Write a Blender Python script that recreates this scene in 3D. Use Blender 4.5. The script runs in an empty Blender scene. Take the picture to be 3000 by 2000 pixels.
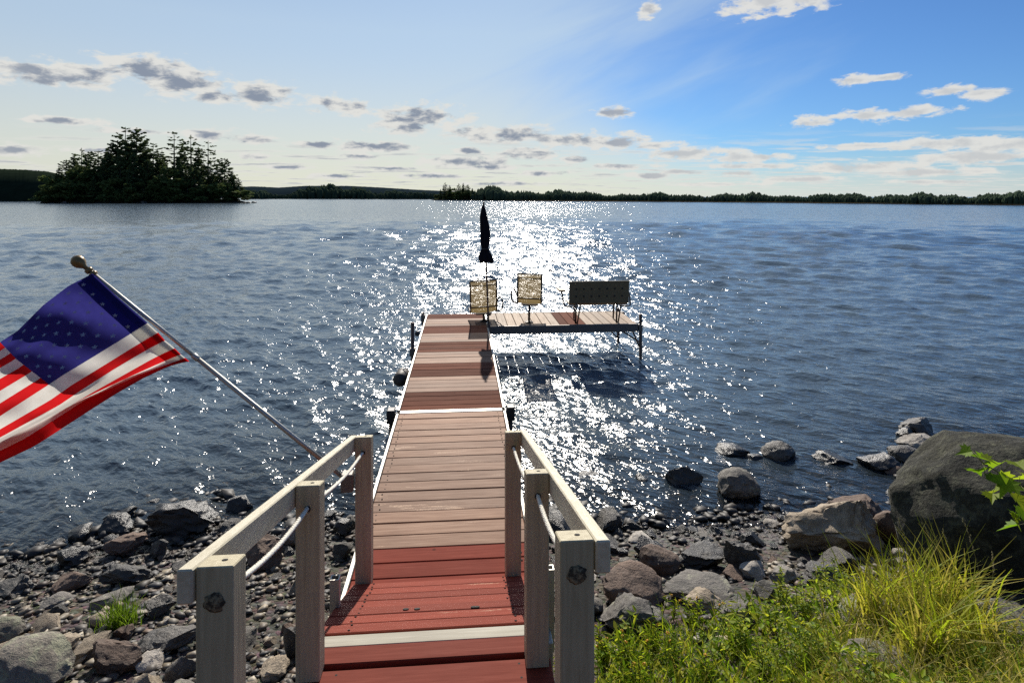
import bpy, bmesh, math, random
import numpy as np
from mathutils import Vector, Matrix, noise as mnoise

R = math.radians
sc = bpy.context.scene
COL = sc.collection
rng = np.random.default_rng(7)
random.seed(7)

# ------------------------------------------------------------------ camera
CAMZ = 2.8                      # metres above the lake
YAW = R(4.73)                   # camera turned right of the dock's axis (+Y)
F, CX, HY = 1390.0, 1176.0, 452.0   # lens measured on a 2352 x 1568 copy of the photograph
cam_d = bpy.data.cameras.new('camera')
cam_d.sensor_width = 36.0
cam_d.lens = 36.0 * F / 2352.0
cam_d.shift_y = (HY - 784.0) / 2352.0      # level camera, horizon above the middle
cam_d.clip_start = 0.05
cam_d.clip_end = 20000
cam = bpy.data.objects.new('camera', cam_d)
cam.location = (0, 0, CAMZ)
cam.rotation_euler = (R(90), 0, -YAW)
COL.objects.link(cam)
sc.camera = cam

# ------------------------------------------------------------------ exposure
sc.view_settings.view_transform = 'Standard'
sc.view_settings.look = 'None'
sc.view_settings.gamma = 1.0
sc.view_settings.use_curve_mapping = False
sc.view_settings.exposure = 0.26
sc.render.engine = 'CYCLES'
sc.cycles.use_denoising = False
sc.cycles.max_bounces = 5
sc.cycles.transparent_max_bounces = 12
sc.cycles.sample_clamp_indirect = 4.0
sc.cycles.caustics_reflective = False
sc.cycles.caustics_refractive = False

# ------------------------------------------------------------------ sun
SUN_EL, SUN_AZ = R(35.0), R(1.6)          # azimuth right of +Y
sun_d = bpy.data.lights.new('sun', 'SUN')
sun_d.energy = 5.0
sun_d.angle = R(0.55)
sun_d.color = (1.0, 0.93, 0.83)
sun = bpy.data.objects.new('sun', sun_d)
sdir = Vector((math.cos(SUN_EL) * math.sin(SUN_AZ), math.cos(SUN_EL) * math.cos(SUN_AZ), math.sin(SUN_EL)))
sun.rotation_euler = sdir.to_track_quat('Z', 'Y').to_euler()
sun.location = sdir * 50
COL.objects.link(sun)

# ------------------------------------------------------------------ node helpers
class NT:
    """small helper round a node tree"""
    def __init__(s, tree):
        s.t = tree; s.n = tree.nodes; s.l = tree.links
    def add(s, typ, props=None, **ins):
        nd = s.n.new(typ)
        for k, v in (props or {}).items(): setattr(nd, k, v)
        for k, v in ins.items():
            key = int(k[1:]) if k[0] == 'i' and k[1:].isdigit() else k.replace('_', ' ')
            s.put(nd.inputs[key], v)
        return nd
    def put(s, sock, v):
        if isinstance(v, bpy.types.NodeSocket): s.l.new(v, sock)
        elif isinstance(v, bpy.types.Node): s.l.new(v.outputs[0], sock)
        else: sock.default_value = v
    def m(s, op, a, b=0.0, c=0.0, clamp=False):
        nd = s.n.new('ShaderNodeMath'); nd.operation = op; nd.use_clamp = clamp
        s.put(nd.inputs[0], a); s.put(nd.inputs[1], b); s.put(nd.inputs[2], c)
        return nd.outputs[0]
    def v(s, op, a, b=(0, 0, 0)):
        nd = s.n.new('ShaderNodeVectorMath'); nd.operation = op
        s.put(nd.inputs[0], a); s.put(nd.inputs[1], b)
        return nd.outputs['Value'] if op in ('LENGTH', 'DOT_PRODUCT', 'DISTANCE') else nd.outputs[0]
    def sstep(s, x, lo, hi):
        nd = s.n.new('ShaderNodeMapRange'); nd.interpolation_type = 'SMOOTHSTEP'
        s.put(nd.inputs[0], x); s.put(nd.inputs[1], lo); s.put(nd.inputs[2], hi)
        return nd.outputs[0]
    def mix(s, f, a, b, mode='MIX'):
        nd = s.n.new('ShaderNodeMix'); nd.data_type = 'RGBA'; nd.blend_type = mode
        s.put(nd.inputs[0], f); s.put(nd.inputs[6], a); s.put(nd.inputs[7], b)
        return nd.outputs[2]
    def noise(s, vec, scale, detail=4.0, rough=0.55, dist=0.0, out='Fac'):
        nd = s.n.new('ShaderNodeTexNoise')
        if vec is not None: s.put(nd.inputs['Vector'], vec)
        nd.inputs['Scale'].default_value = scale; nd.inputs['Detail'].default_value = detail
        nd.inputs['Roughness'].default_value = rough; nd.inputs['Distortion'].default_value = dist
        return nd.outputs[out]

def c4(c): return (c[0], c[1], c[2], 1.0)

# ------------------------------------------------------------------ world: sky with high veil and cumulus
def sky_angles(px, py):
    a = math.atan((px - CX) / F)
    return a + YAW, math.atan((HY - py) / (F / math.cos(a)))

world = bpy.data.worlds.new('World'); sc.world = world; world.use_nodes = True
W = NT(world.node_tree); W.n.clear()
skyn = W.add('ShaderNodeTexSky', dict(sky_type='NISHITA', sun_disc=False))
skyn.sun_elevation = SUN_EL; skyn.sun_rotation = SUN_AZ
skyn.altitude = 100; skyn.air_density = 1.0; skyn.dust_density = 0.25; skyn.ozone_density = 2.0
SKY_STRENGTH = 0.062
tc = W.add('ShaderNodeTexCoord').outputs['Generated']
sep = W.add('ShaderNodeSeparateXYZ', i0=tc)
dx, dy, dz = sep.outputs
az = W.m('ARCTAN2', dx, dy)
el = W.m('ARCSINE', dz)
ae = W.add('ShaderNodeCombineXYZ', X=az, Y=el, Z=0.0).outputs[0]
# px, py, half width, half height, weight
BLOBS = [(60, 168, 120, 26), (190, 175, 110, 24), (330, 160, 130, 30), (420, 190, 100, 30), (490, 222, 60, 16), (600, 218, 95, 26),
         (790, 244, 75, 18), (960, 272, 115, 26), (930, 290, 80, 16), (860, 338, 120, 14), (600, 322, 52, 9), (598, 361, 46, 8), (475, 310, 70, 14),
         (1080, 372, 120, 15), (1150, 310, 130, 20), (1290, 322, 100, 16), (1410, 326, 90, 16), (1210, 355, 80, 14), (1075, 347, 42, 10), (1320, 367, 50, 8),
         (1590, 352, 130, 15), (1720, 361, 110, 13), (1500, 334, 70, 11), (1412, 258, 48, 11), (1960, 184, 70, 12), (2030, 178, 60, 10),
         (2190, 208, 70, 14), (2255, 214, 70, 16), (1990, 264, 95, 15), (2095, 258, 100, 13), (1865, 282, 58, 16), (2180, 330, 170, 18), (2300, 335, 110, 20), (2240, 362, 160, 18),
         (1990, 384, 170, 15), (2140, 396, 170, 11), (1730, 382, 110, 9), (1770, 5, 120, 36), (1850, -10, 120, 30), (1490, 20, 26, 20), (40, 345, 60, 13), (140, 278, 100, 8), (735, 332, 60, 8),
         (1990, 335, 90, 8), (1570, 395, 70, 8), (1490, 404, 60, 7), (830, 358, 60, 7), (1690, 398, 80, 8), (1130, 384, 80, 7),
         (650, 384, 70, 6), (900, 388, 80, 6), (760, 404, 70, 6), (1000, 404, 90, 6), (1250, 398, 80, 6), (1420, 382, 80, 7), (1850, 412, 120, 7), (2150, 418, 130, 7), (300, 302, 90, 7), (230, 346, 70, 7), (1650, 424, 120, 5), (1150, 422, 110, 5)]
mk = None
for (px, py, hw, hh) in BLOBS:
    a0, e0 = sky_angles(px, py)
    a1, _ = sky_angles(px + hw * 1.18, py); _, e1 = sky_angles(px, py - hh * (1.45 if px < 1500 else 1.12))
    sa, se = abs(a1 - a0), abs(e1 - e0)
    nd = W.n.new('ShaderNodeVectorMath'); nd.operation = 'MULTIPLY_ADD'
    W.put(nd.inputs[0], ae); nd.inputs[1].default_value = (1 / sa, 1 / se, 0); nd.inputs[2].default_value = (-a0 / sa, -e0 / se, 0)
    ln = W.v('LENGTH', nd.outputs[0])
    mk = ln if mk is None else W.m('MINIMUM', mk, ln)
mk = W.m('SUBTRACT', 1.0, mk)                                  # 1 in a cloud's heart, 0 at its rim
mk = W.m('MAXIMUM', mk, -1.5)
nv = W.v('MULTIPLY', ae, (26.0, 62.0, 1.0))
nz = W.noise(nv, 1.0, 8.0, 0.62, 0.25)
nzc = W.m('SUBTRACT', nz, 0.5)
dens_a = W.m('ADD', mk, W.m('MULTIPLY', nzc, 2.9))
cloud_a = W.sstep(dens_a, 0.0, 0.55)
# rows of small distant cumulus on a flat layer, thinning out above
inv = W.m('DIVIDE', 1.0, W.m('ADD', W.m('MAXIMUM', dz, 0.0), 0.022))
lay = W.add('ShaderNodeCombineXYZ', X=W.m('MULTIPLY', dx, inv), Y=W.m('MULTIPLY', dy, inv), Z=0.0).outputs[0]
nl = W.noise(W.v('MULTIPLY', lay, (0.60, 0.85, 1.0)), 1.0, 6.0, 0.62)
low = W.m('SUBTRACT', 1.0, W.sstep(el, 0.05, 0.11))
cloud_b = W.m('MULTIPLY', W.sstep(nl, 0.49, 0.60), W.m('MULTIPLY', low, 0.8))
cloud = W.m('MAXIMUM', cloud_a, cloud_b)
# thick parts stand dark against the light, towards the sun's side
toward = W.sstep(W.v('DOT_PRODUCT', tc, tuple(Vector((math.sin(R(-12)), math.cos(R(-12)), 0.12)).normalized())), 0.80, 0.97)
nz2 = W.noise(W.v('ADD', nv, (0.35, 1.1, 0.0)), 1.0, 6.0, 0.6, 0.25)
core = W.sstep(W.m('ADD', mk, W.m('MULTIPLY', W.m('SUBTRACT', nz2, 0.5), 3.0)), 0.30, 1.05)
core = W.m('MAXIMUM', core, W.m('MULTIPLY', W.sstep(nl, 0.56, 0.66), W.m('MULTIPLY', low, 0.75)))
core = W.m('MULTIPLY', core, W.m('ADD', 0.30, W.m('MULTIPLY', toward, 0.62)))
ccol = W.mix(core, c4((10.2, 10.1, 9.6)), c4((2.6, 3.2, 4.4)))
# high thin veil over the left and the top
streak = W.noise(W.v('MULTIPLY', W.v('ADD', ae, W.v('MULTIPLY', W.add('ShaderNodeCombineXYZ', X=0.0, Y=az, Z=0.0), (0, -0.35, 0))), (3.0, 13.0, 1.0)), 1.0, 5.0, 0.55, 0.4)
edge = W.m('SUBTRACT', W.m('SUBTRACT', W.m('MULTIPLY', el, 1.25), az), -0.16)
fwd = W.add('ShaderNodeMapRange', dict(interpolation_type='SMOOTHSTEP'), i0=W.v('DOT_PRODUCT', tc, tuple(sdir)), i1=-0.5, i2=0.92, i3=0.28, i4=1.18).outputs[0]     # thin cloud and haze scatter forwards
veil = W.m('MULTIPLY', W.sstep(W.m('ADD', edge, W.m('MULTIPLY', W.m('SUBTRACT', streak, 0.5), 0.7)), -0.15, 0.45), 0.62)
haze = W.m('MULTIPLY', W.m('SUBTRACT', 1.0, W.sstep(el, -0.02, W.m('SUBTRACT', 0.27, W.m('MULTIPLY', W.sstep(az, 0.05, 0.5), 0.19)))), 0.82)
hz_col = W.mix(1.0, W.mix(W.sstep(az, 0.0, 0.75), c4((9.2, 8.8, 6.9)), c4((8.6, 9.0, 8.7))), fwd, 'MULTIPLY')
base = skyn.outputs[0]
base = W.mix(1.0, base, c4((0.52, 0.84, 1.26)), 'MULTIPLY')
veil = W.m('MULTIPLY', veil, W.m('MINIMUM', 1.0, W.m('DIVIDE', 0.26, W.m('MAXIMUM', dz, 0.02))))      # a thin layer: least of it straight overhead
c1 = W.mix(veil, base, W.mix(1.0, c4((7.4, 8.7, 9.0)), fwd, 'MULTIPLY'))
c2 = W.mix(haze, c1, hz_col)
c3 = W.mix(W.m('MULTIPLY', cloud, 0.94), c2, ccol)
bg = W.add('ShaderNodeBackground', Color=c3, Strength=SKY_STRENGTH)
bg0 = W.add('ShaderNodeBackground', Color=c2, Strength=SKY_STRENGTH)      # above the cumulus there is only the veil
band = W.m('MULTIPLY', W.m('GREATER_THAN', el, 0.0), W.m('LESS_THAN', el, 0.40))
ms = W.add('ShaderNodeMixShader', i0=band, i1=bg0, i2=bg)
W.l.new(ms.outputs[0], W.add('ShaderNodeOutputWorld').inputs[0])
world.cycles.sampling_method = 'MANUAL'
world.cycles.sample_map_resolution = 512

# ------------------------------------------------------------------ geometry helpers
FWD = (math.sin(YAW), math.cos(YAW)); RGT = (math.cos(YAW), -math.sin(YAW))
def U(px, py, zc):
    """the point at depth zc seen at px, py of the 2352-wide photograph"""
    xc = (px - CX) / F * zc
    return Vector((xc * RGT[0] + zc * FWD[0], xc * RGT[1] + zc * FWD[1], CAMZ - (py - HY) * zc / F))
def G(px, py, z):
    return U(px, py, F * (CAMZ - z) / (py - HY))

def tag(o, label=None, cat=None, group=None, kind=None):
    if label: o['label'] = label
    if cat: o['category'] = cat
    if group: o['group'] = group
    if kind: o['kind'] = kind
    return o

class MB:
    def __init__(s): s.v = []; s.f = []
    def add(s, vs, fs):
        o = len(s.v); s.v += [tuple(p) for p in vs]; s.f += [tuple(i + o for i in q) for q in fs]; return s
    def box(s, lo, hi, M=None, bev=0.0):
        x0, y0, z0 = lo; x1, y1, z1 = hi
        if bev <= 0:
            vs = [(x0, y0, z0), (x1, y0, z0), (x1, y1, z0), (x0, y1, z0), (x0, y0, z1), (x1, y0, z1), (x1, y1, z1), (x0, y1, z1)]
            fs = [(0, 3, 2, 1), (4, 5, 6, 7), (0, 1, 5, 4), (1, 2, 6, 5), (2, 3, 7, 6), (3, 0, 4, 7)]
        else:
            bm = bmesh.new(); bmesh.ops.create_cube(bm, size=1.0)
            for v in bm.verts:
                v.co = ((x0 + x1) / 2 + v.co.x * (x1 - x0), (y0 + y1) / 2 + v.co.y * (y1 - y0), (z0 + z1) / 2 + v.co.z * (z1 - z0))
            bmesh.ops.bevel(bm, geom=list(bm.edges), offset=bev, segments=1, affect='EDGES')
            bm.verts.index_update()
            vs = [v.co.copy() for v in bm.verts]; fs = [[v.index for v in f.verts] for f in bm.faces]; bm.free()
        if M is not None: vs = [M @ Vector(v) for v in vs]
        return s.add(vs, fs)
    def tube(s, pts, r, n=8, cap=True):
        pts = [Vector(p) for p in pts]; rs = r if isinstance(r, (list, tuple)) else [r] * len(pts)
        vs = []; fs = []; up = None
        for i, p in enumerate(pts):
            t = (pts[min(i + 1, len(pts) - 1)] - pts[max(i - 1, 0)]).normalized()
            if up is None:
                up = t.orthogonal().normalized()
            else:
                up = (up - t * up.dot(t)).normalized()
            w = t.cross(up)
            for k in range(n):
                a = 2 * math.pi * k / n
                vs.append(p + (up * math.cos(a) + w * math.sin(a)) * rs[i])
        for i in range(len(pts) - 1):
            for k in range(n):
                a, b = i * n + k, i * n + (k + 1) % n
                fs.append((a, b, b + n, a + n))
        if cap:
            fs.append(tuple(range(n - 1, -1, -1))); fs.append(tuple((len(pts) - 1) * n + k for k in range(n)))
        return s.add(vs, fs)
    def lathe(s, c, prof, n=16, axis=None):
        """prof: (r, h) pairs along axis"""
        c = Vector(c); ax = Vector(axis or (0, 0, 1)).normalized(); u = ax.orthogonal().normalized(); w = ax.cross(u)
        vs = []; fs = []
        for (r, h) in prof:
            for k in range(n):
                a = 2 * math.pi * k / n; vs.append(c + ax * h + (u * math.cos(a) + w * math.sin(a)) * r)
        for i in range(len(prof) - 1):
            for k in range(n):
                a, b = i * n + k, i * n + (k + 1) % n; fs.append((a, b, b + n, a + n))
        fs.append(tuple(range(n - 1, -1, -1))); fs.append(tuple((len(prof) - 1) * n + k for k in range(n)))
        return s.add(vs, fs)
    def build(s, name, mat, parent=None, smooth=False, base=None):
        b = Vector(base) if base is not None else (Vector(parent['_b']) if parent is not None and '_b' in parent else Vector((0, 0, 0)))
        me = bpy.data.meshes.new(name)
        me.from_pydata([tuple(Vector(v) - b) for v in s.v], [], s.f)
        if smooth: me.polygons.foreach_set('use_smooth', [True] * len(me.polygons))
        me.materials.append(mat); me.update()
        o = bpy.data.objects.new(name, me); COL.objects.link(o)
        if parent is not None: o.parent = parent; o['_b'] = tuple(b)
        else: o.location = b
        return o

def empty(name, loc, label, cat, group=None):
    o = bpy.data.objects.new(name, None); COL.objects.link(o); o.location = loc; o['_b'] = tuple(loc)
    o.empty_display_size = 0.1
    return tag(o, label, cat, group)

def np_mesh(name, verts, faces, mat, smooth=True, parent=None):
    """faces: (n,3) or (n,4) array"""
    me = bpy.data.meshes.new(name)
    verts = np.asarray(verts, dtype=np.float32); faces = np.asarray(faces, dtype=np.int32)
    k = faces.shape[1]
    me.vertices.add(len(verts)); me.vertices.foreach_set('co', verts.ravel())
    me.loops.add(faces.size); me.loops.foreach_set('vertex_index', faces.ravel())
    me.polygons.add(len(faces)); me.polygons.foreach_set('loop_start', np.arange(0, faces.size, k, dtype=np.int32))
    me.polygons.foreach_set('loop_total', np.full(len(faces), k, dtype=np.int32))
    if smooth: me.polygons.foreach_set('use_smooth', np.ones(len(faces), dtype=bool))
    me.update(calc_edges=True)
    me.materials.append(mat)
    o = bpy.data.objects.new(name, me); COL.objects.link(o)
    if parent is not None: o.parent = parent
    return o

def set_color(me, cols, name='col'):
    a = me.color_attributes.new(name, 'FLOAT_COLOR', 'POINT')
    d = np.ones((len(me.vertices), 4), dtype=np.float32); d[:, :3] = cols
    a.data.foreach_set('color', d.ravel())

# ------------------------------------------------------------------ materials
def material(name):
    m = bpy.data.materials.new(name); m.use_nodes = True
    t = NT(m.node_tree); t.n.clear()
    out = t.add('ShaderNodeOutputMaterial')
    return m, t, out

def principled(t, out, **kw):
    p = t.add('ShaderNodeBsdfPrincipled', None, **kw)
    t.l.new(p.outputs[0], out.inputs[0]); return p

def bump(t, h, strength=0.3, dist=0.01):
    b = t.add('ShaderNodeBump', None, Strength=strength, Distance=dist, Height=h); return b.outputs[0]

def simple(name, col, rough=0.5, metal=0.0, var=0.15, scale=30.0, bmp=0.0, spec=0.5):
    m, t, out = material(name)
    co = t.add('ShaderNodeTexCoord').outputs['Object']
    n = t.noise(co, scale, 5, 0.6)
    f = t.m('MULTIPLY_ADD', n, 2 * var, 1 - var)
    c = t.mix(1.0, c4(col), f, 'MULTIPLY')
    rr = t.m('MULTIPLY_ADD', n, 0.2, rough - 0.1)
    p = principled(t, out, Base_Color=c, Roughness=rr, Metallic=metal); p.inputs['Specular IOR Level'].default_value = spec
    if bmp: t.put(p.inputs['Normal'], bump(t, n, bmp, 0.005))
    return m

def wood(name, col, col2, grain_axis, rough=0.55, wear=None, wear_amt=0.0, per=0.25, spec=0.5):
    """painted or weathered board: grain along an axis, each board a little different"""
    m, t, out = material(name)
    co = t.add('ShaderNodeTexCoord').outputs['Object']
    oi = t.add('ShaderNodeObjectInfo')
    rnd = oi.outputs['Random']
    off = t.v('MULTIPLY', t.add('ShaderNodeCombineXYZ', X=rnd, Y=rnd, Z=rnd), (37.0, 71.0, 13.0))
    v = t.v('ADD', co, off)
    sc_ = [55.0, 55.0, 55.0]; sc_[grain_axis] = 3.0
    g = t.noise(t.v('MULTIPLY', v, tuple(sc_)), 1.0, 6, 0.65, 0.6)
    big = t.noise(v, 5.0, 4, 0.6)
    c = t.mix(t.sstep(g, 0.3, 0.72), c4(col), c4(col2))
    c = t.mix(t.m('MULTIPLY', big, 0.45), c, c4([x * 0.62 for x in col2]))
    c = t.mix(1.0, c, t.m('MULTIPLY_ADD', rnd, per * 2, 1 - per), 'MULTIPLY')
    if wear is not None:
        sw = [9.0, 9.0, 9.0]; sw[grain_axis] = 1.6
        wn = t.noise(t.v('MULTIPLY', v, tuple(sw)), 1.0, 8, 0.72, 0.3)
        fine = t.noise(v, 90.0, 3, 0.6)
        wf = t.sstep(t.m('ADD', wn, t.m('MULTIPLY', t.m('SUBTRACT', fine, 0.5), 0.25)), 0.66 - wear_amt, 0.74 - wear_amt)
        c = t.mix(wf, c, c4(wear))
    # knots
    vo = t.add('ShaderNodeTexVoronoi', None, Scale=3.3, Vector=t.v('ADD', v, t.v('MULTIPLY', co, (0, 0, 0))))
    kn = t.m('SUBTRACT', 1.0, t.sstep(vo.outputs['Distance'], 0.02, 0.06))
    c = t.mix(t.m('MULTIPLY', kn, 0.7), c, c4([x * 0.25 for x in col2]))
    p = principled(t, out, Base_Color=c, Roughness=t.m('MULTIPLY_ADD', g, 0.25, rough - 0.12))
    p.inputs['Specular IOR Level'].default_value = spec
    t.put(p.inputs['Normal'], bump(t, t.m('ADD', g, t.m('MULTIPLY', big, 0.7)), 0.22, 0.004))
    return m

M_RED = wood('red_paint_board', (0.27, 0.052, 0.028), (0.20, 0.038, 0.022), 0, 0.72, (0.38, 0.21, 0.14), 0.03, 0.18, 0.10)
M_RED2 = wood('red_paint_board_worn', (0.27, 0.052, 0.030), (0.20, 0.040, 0.025), 0, 0.75, (0.42, 0.28, 0.20), 0.04, 0.15, 0.06)
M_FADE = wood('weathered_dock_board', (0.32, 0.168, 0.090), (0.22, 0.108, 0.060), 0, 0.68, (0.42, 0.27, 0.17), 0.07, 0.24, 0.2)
M_BROWN = wood('brown_dock_board', (0.19, 0.066, 0.036), (0.13, 0.045, 0.026), 0, 0.8, (0.25, 0.12, 0.075), 0.03, 0.25, 0.05)
M_FADEY = wood('weathered_platform_board', (0.32, 0.205, 0.105), (0.23, 0.14, 0.07), 1, 0.7, (0.38, 0.28, 0.165), 0.06, 0.2)
M_POST = wood('cream_paint_post', (0.56, 0.49, 0.32), (0.40, 0.34, 0.21), 2, 0.6, (0.19, 0.16, 0.11), 0.0, 0.05, 0.3)
M_RAIL = wood('cream_paint_rail', (0.68, 0.61, 0.45), (0.52, 0.46, 0.32), 1, 0.55, (0.24, 0.20, 0.14), 0.0, 0.05, 0.35)
M_WHITE = wood('white_paint_strip', (0.52, 0.48, 0.38), (0.42, 0.38, 0.29), 0, 0.65, (0.28, 0.21, 0.15), 0.02, 0.05, 0.2)
M_TIMBER = wood('grey_timber', (0.20, 0.16, 0.115), (0.13, 0.10, 0.07), 1, 0.7)
M_ALU = simple('aluminium', (0.48, 0.46, 0.41), 0.55, 0.8, 0.12, 25)
M_STEEL = simple('dull_steel', (0.17, 0.155, 0.14), 0.5, 0.6, 0.3, 30)
M_PIPE = simple('rusty_pipe', (0.13, 0.085, 0.06), 0.55, 0.5, 0.35, 40)
M_BLACK = simple('black_plastic', (0.02, 0.02, 0.02), 0.5, 0.0, 0.3, 30)
M_FRAME = simple('brown_frame_tube', (0.055, 0.042, 0.032), 0.4, 0.3, 0.2, 30)
M_GOLD = simple('gold_plastic', (0.22, 0.14, 0.05), 0.38, 0.35, 0.2, 40)
M_ROPE = simple('white_rope', (0.78, 0.74, 0.63), 0.8, 0.0, 0.25, 120, 0.5)
M_KNOT = rope_knot = None
M_HOLE = simple('dark_hole', (0.02, 0.017, 0.013), 0.9, 0.0, 0.2, 30)
M_BENCH = simple('brown_bench_panel', (0.21, 0.155, 0.08), 0.5, 0.0, 0.3, 14)

def knot_mat():
    m, t, out = material('weathered_knot')
    co = t.add('ShaderNodeTexCoord').outputs['Object']
    n = t.noise(co, 70.0, 5, 0.7, 0.4)
    c = t.mix(t.sstep(n, 0.42, 0.62), c4((0.035, 0.028, 0.019)), c4((0.27, 0.22, 0.13)))
    p = principled(t, out, Base_Color=c, Roughness=0.9)
    t.put(p.inputs['Normal'], bump(t, n, 0.8, 0.004))
    return m
M_KNOT = knot_mat()

def canvas(name, col, trans, mesh=0.0, var=0.2):
    m, t, out = material(name)
    co = t.add('ShaderNodeTexCoord').outputs['Object']
    n = t.noise(co, 14.0, 5, 0.6)
    wv = t.noise(t.v('MULTIPLY', co, (260, 260, 260)), 1.0, 2, 0.5)
    c = t.mix(1.0, c4(col), t.m('MULTIPLY_ADD', n, 2 * var, 1 - var), 'MULTIPLY')
    d = t.add('ShaderNodeBsdfDiffuse', None, Color=c, Roughness=0.4, Normal=bump(t, wv, 0.25, 0.001))
    tr = t.add('ShaderNodeBsdfTranslucent', None, Color=c)
    mx = t.add('ShaderNodeMixShader', None, i0=trans, i1=d, i2=tr)
    if mesh > 0:
        tp = t.add('ShaderNodeBsdfTransparent')
        mx = t.add('ShaderNodeMixShader', None, i0=mesh, i1=mx, i2=tp)
    t.l.new(mx.outputs[0], out.inputs[0]); return m
M_SLING = canvas('beige_sling_mesh', (0.26, 0.19, 0.085), 0.42, 0.10)
M_UMB = canvas('dark_umbrella_cloth', (0.022, 0.022, 0.03), 0.12)
M_FBLUE = canvas('flag_blue', (0.035, 0.033, 0.185), 0.52, 0.0, 0.30)
M_FRED = canvas('flag_red', (0.56, 0.014, 0.016), 0.56)
M_FWHITE = canvas('flag_white', (0.72, 0.70, 0.64), 0.5)
M_FSTAR = canvas('flag_star_white', (0.62, 0.62, 0.68), 0.5)

def rock_mat(name, a, b, spot, rough, lichen=0.0, lcol=(0.30, 0.29, 0.2), bs=0.7):
    m, t, out = material(name)
    co = t.add('ShaderNodeTexCoord').outputs['Object']
    oi = t.add('ShaderNodeObjectInfo'); rnd = oi.outputs['Random']
    v = t.v('ADD', co, t.v('MULTIPLY', t.add('ShaderNodeCombineXYZ', X=rnd, Y=rnd, Z=rnd), (23.0, 51.0, 17.0)))
    n1 = t.noise(v, 4.0, 8, 0.65, 0.3); n2 = t.noise(v, 34.0, 6, 0.7); n3 = t.noise(v, 150.0, 3, 0.6)
    c = t.mix(t.sstep(n1, 0.32, 0.68), c4(a), c4(b))
    c = t.mix(t.m('MULTIPLY', t.sstep(n2, 0.5, 0.68), 0.7), c, c4(spot))
    c = t.mix(1.0, c, t.m('MULTIPLY_ADD', n3, 1.5, 0.25), 'MULTIPLY')
    if lichen > 0:
        ln = t.noise(v, 9.0, 9, 0.75, 0.5)
        c = t.mix(t.m('MULTIPLY', t.sstep(ln, 0.60 - lichen * 0.15, 0.68 - lichen * 0.15), 0.8), c, c4(lcol))
    c = t.mix(1.0, c, t.m('MULTIPLY_ADD', rnd, 0.8, 0.6), 'MULTIPLY')
    p = principled(t, out, Base_Color=c, Roughness=t.m('MULTIPLY_ADD', n2, 0.25, rough - 0.12))
    hh = t.m('ADD', t.m('MULTIPLY', n1, 1.2), t.m('ADD', t.m('MULTIPLY', n2, 0.55), t.m('MULTIPLY', n3, 0.05)))
    t.put(p.inputs['Normal'], bump(t, hh, bs, 0.045))
    return m
M_RWET = rock_mat('wet_dark_rock', (0.018, 0.017, 0.015), (0.04, 0.036, 0.030), (0.07, 0.063, 0.052), 0.36, bs=0.45)
M_RDARK = rock_mat('dark_grey_rock', (0.040, 0.036, 0.031), (0.085, 0.073, 0.058), (0.15, 0.13, 0.10), 0.5)
M_RGREY = rock_mat('grey_granite', (0.10, 0.09, 0.075), (0.17, 0.15, 0.125), (0.27, 0.24, 0.20), 0.75, 0.3)
M_RTAN = rock_mat('tan_rock', (0.30, 0.235, 0.16), (0.40, 0.325, 0.23), (0.17, 0.135, 0.10), 0.8, 0.15, (0.12, 0.10, 0.08))
M_RBROWN = rock_mat('brown_rock', (0.10, 0.065, 0.045), (0.165, 0.105, 0.07), (0.06, 0.042, 0.033), 0.78)
M_RPALE = rock_mat('pale_stone', (0.33, 0.29, 0.24), (0.44, 0.40, 0.34), (0.20, 0.175, 0.14), 0.75)
M_BOULD = rock_mat('lichen_boulder', (0.018, 0.018, 0.012), (0.040, 0.038, 0.024), (0.085, 0.082, 0.055), 0.95, 0.6, (0.095, 0.095, 0.06), 1.0)
M_LICH = rock_mat('lichen_granite', (0.16, 0.14, 0.11), (0.235, 0.205, 0.165), (0.10, 0.09, 0.07), 0.88, 0.8, (0.30, 0.30, 0.20), 1.0)

def ground_mat():
    m, t, out = material('shore_ground')
    co = t.add('ShaderNodeTexCoord').outputs['Object']
    n1 = t.noise(co, 2.2, 7, 0.62); n2 = t.noise(co, 28.0, 6, 0.7)
    vo = t.add('ShaderNodeTexVoronoi', None, Scale=26.0, Vector=co)
    c = t.mix(t.sstep(n1, 0.35, 0.65), c4((0.040, 0.032, 0.022)), c4((0.085, 0.066, 0.045)))
    c = t.mix(t.m('MULTIPLY', t.sstep(n2, 0.45, 0.7), 0.6), c, c4((0.13, 0.105, 0.075)))
    c = t.mix(0.35, c, vo.outputs['Color'], 'SOFT_LIGHT')
    zz = t.add('ShaderNodeSeparateXYZ', None, i0=t.add('ShaderNodeNewGeometry').outputs['Position']).outputs[2]
    dry = t.sstep(t.m('ADD', zz, t.m('MULTIPLY', n1, 0.08)), 0.05, 0.13)      # stones the waves keep wet
    c = t.mix(dry, t.mix(1.0, c, c4((0.38, 0.36, 0.33)), 'MULTIPLY'), c)
    p = principled(t, out, Base_Color=c, Roughness=t.m('MULTIPLY_ADD', dry, 0.5, 0.35))
    t.put(p.inputs['Normal'], bump(t, t.m('SUBTRACT', n2, t.m('MULTIPLY', vo.outputs['Distance'], 1.2)), 0.8, 0.03))
    return m
M_GROUND = ground_mat()

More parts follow.
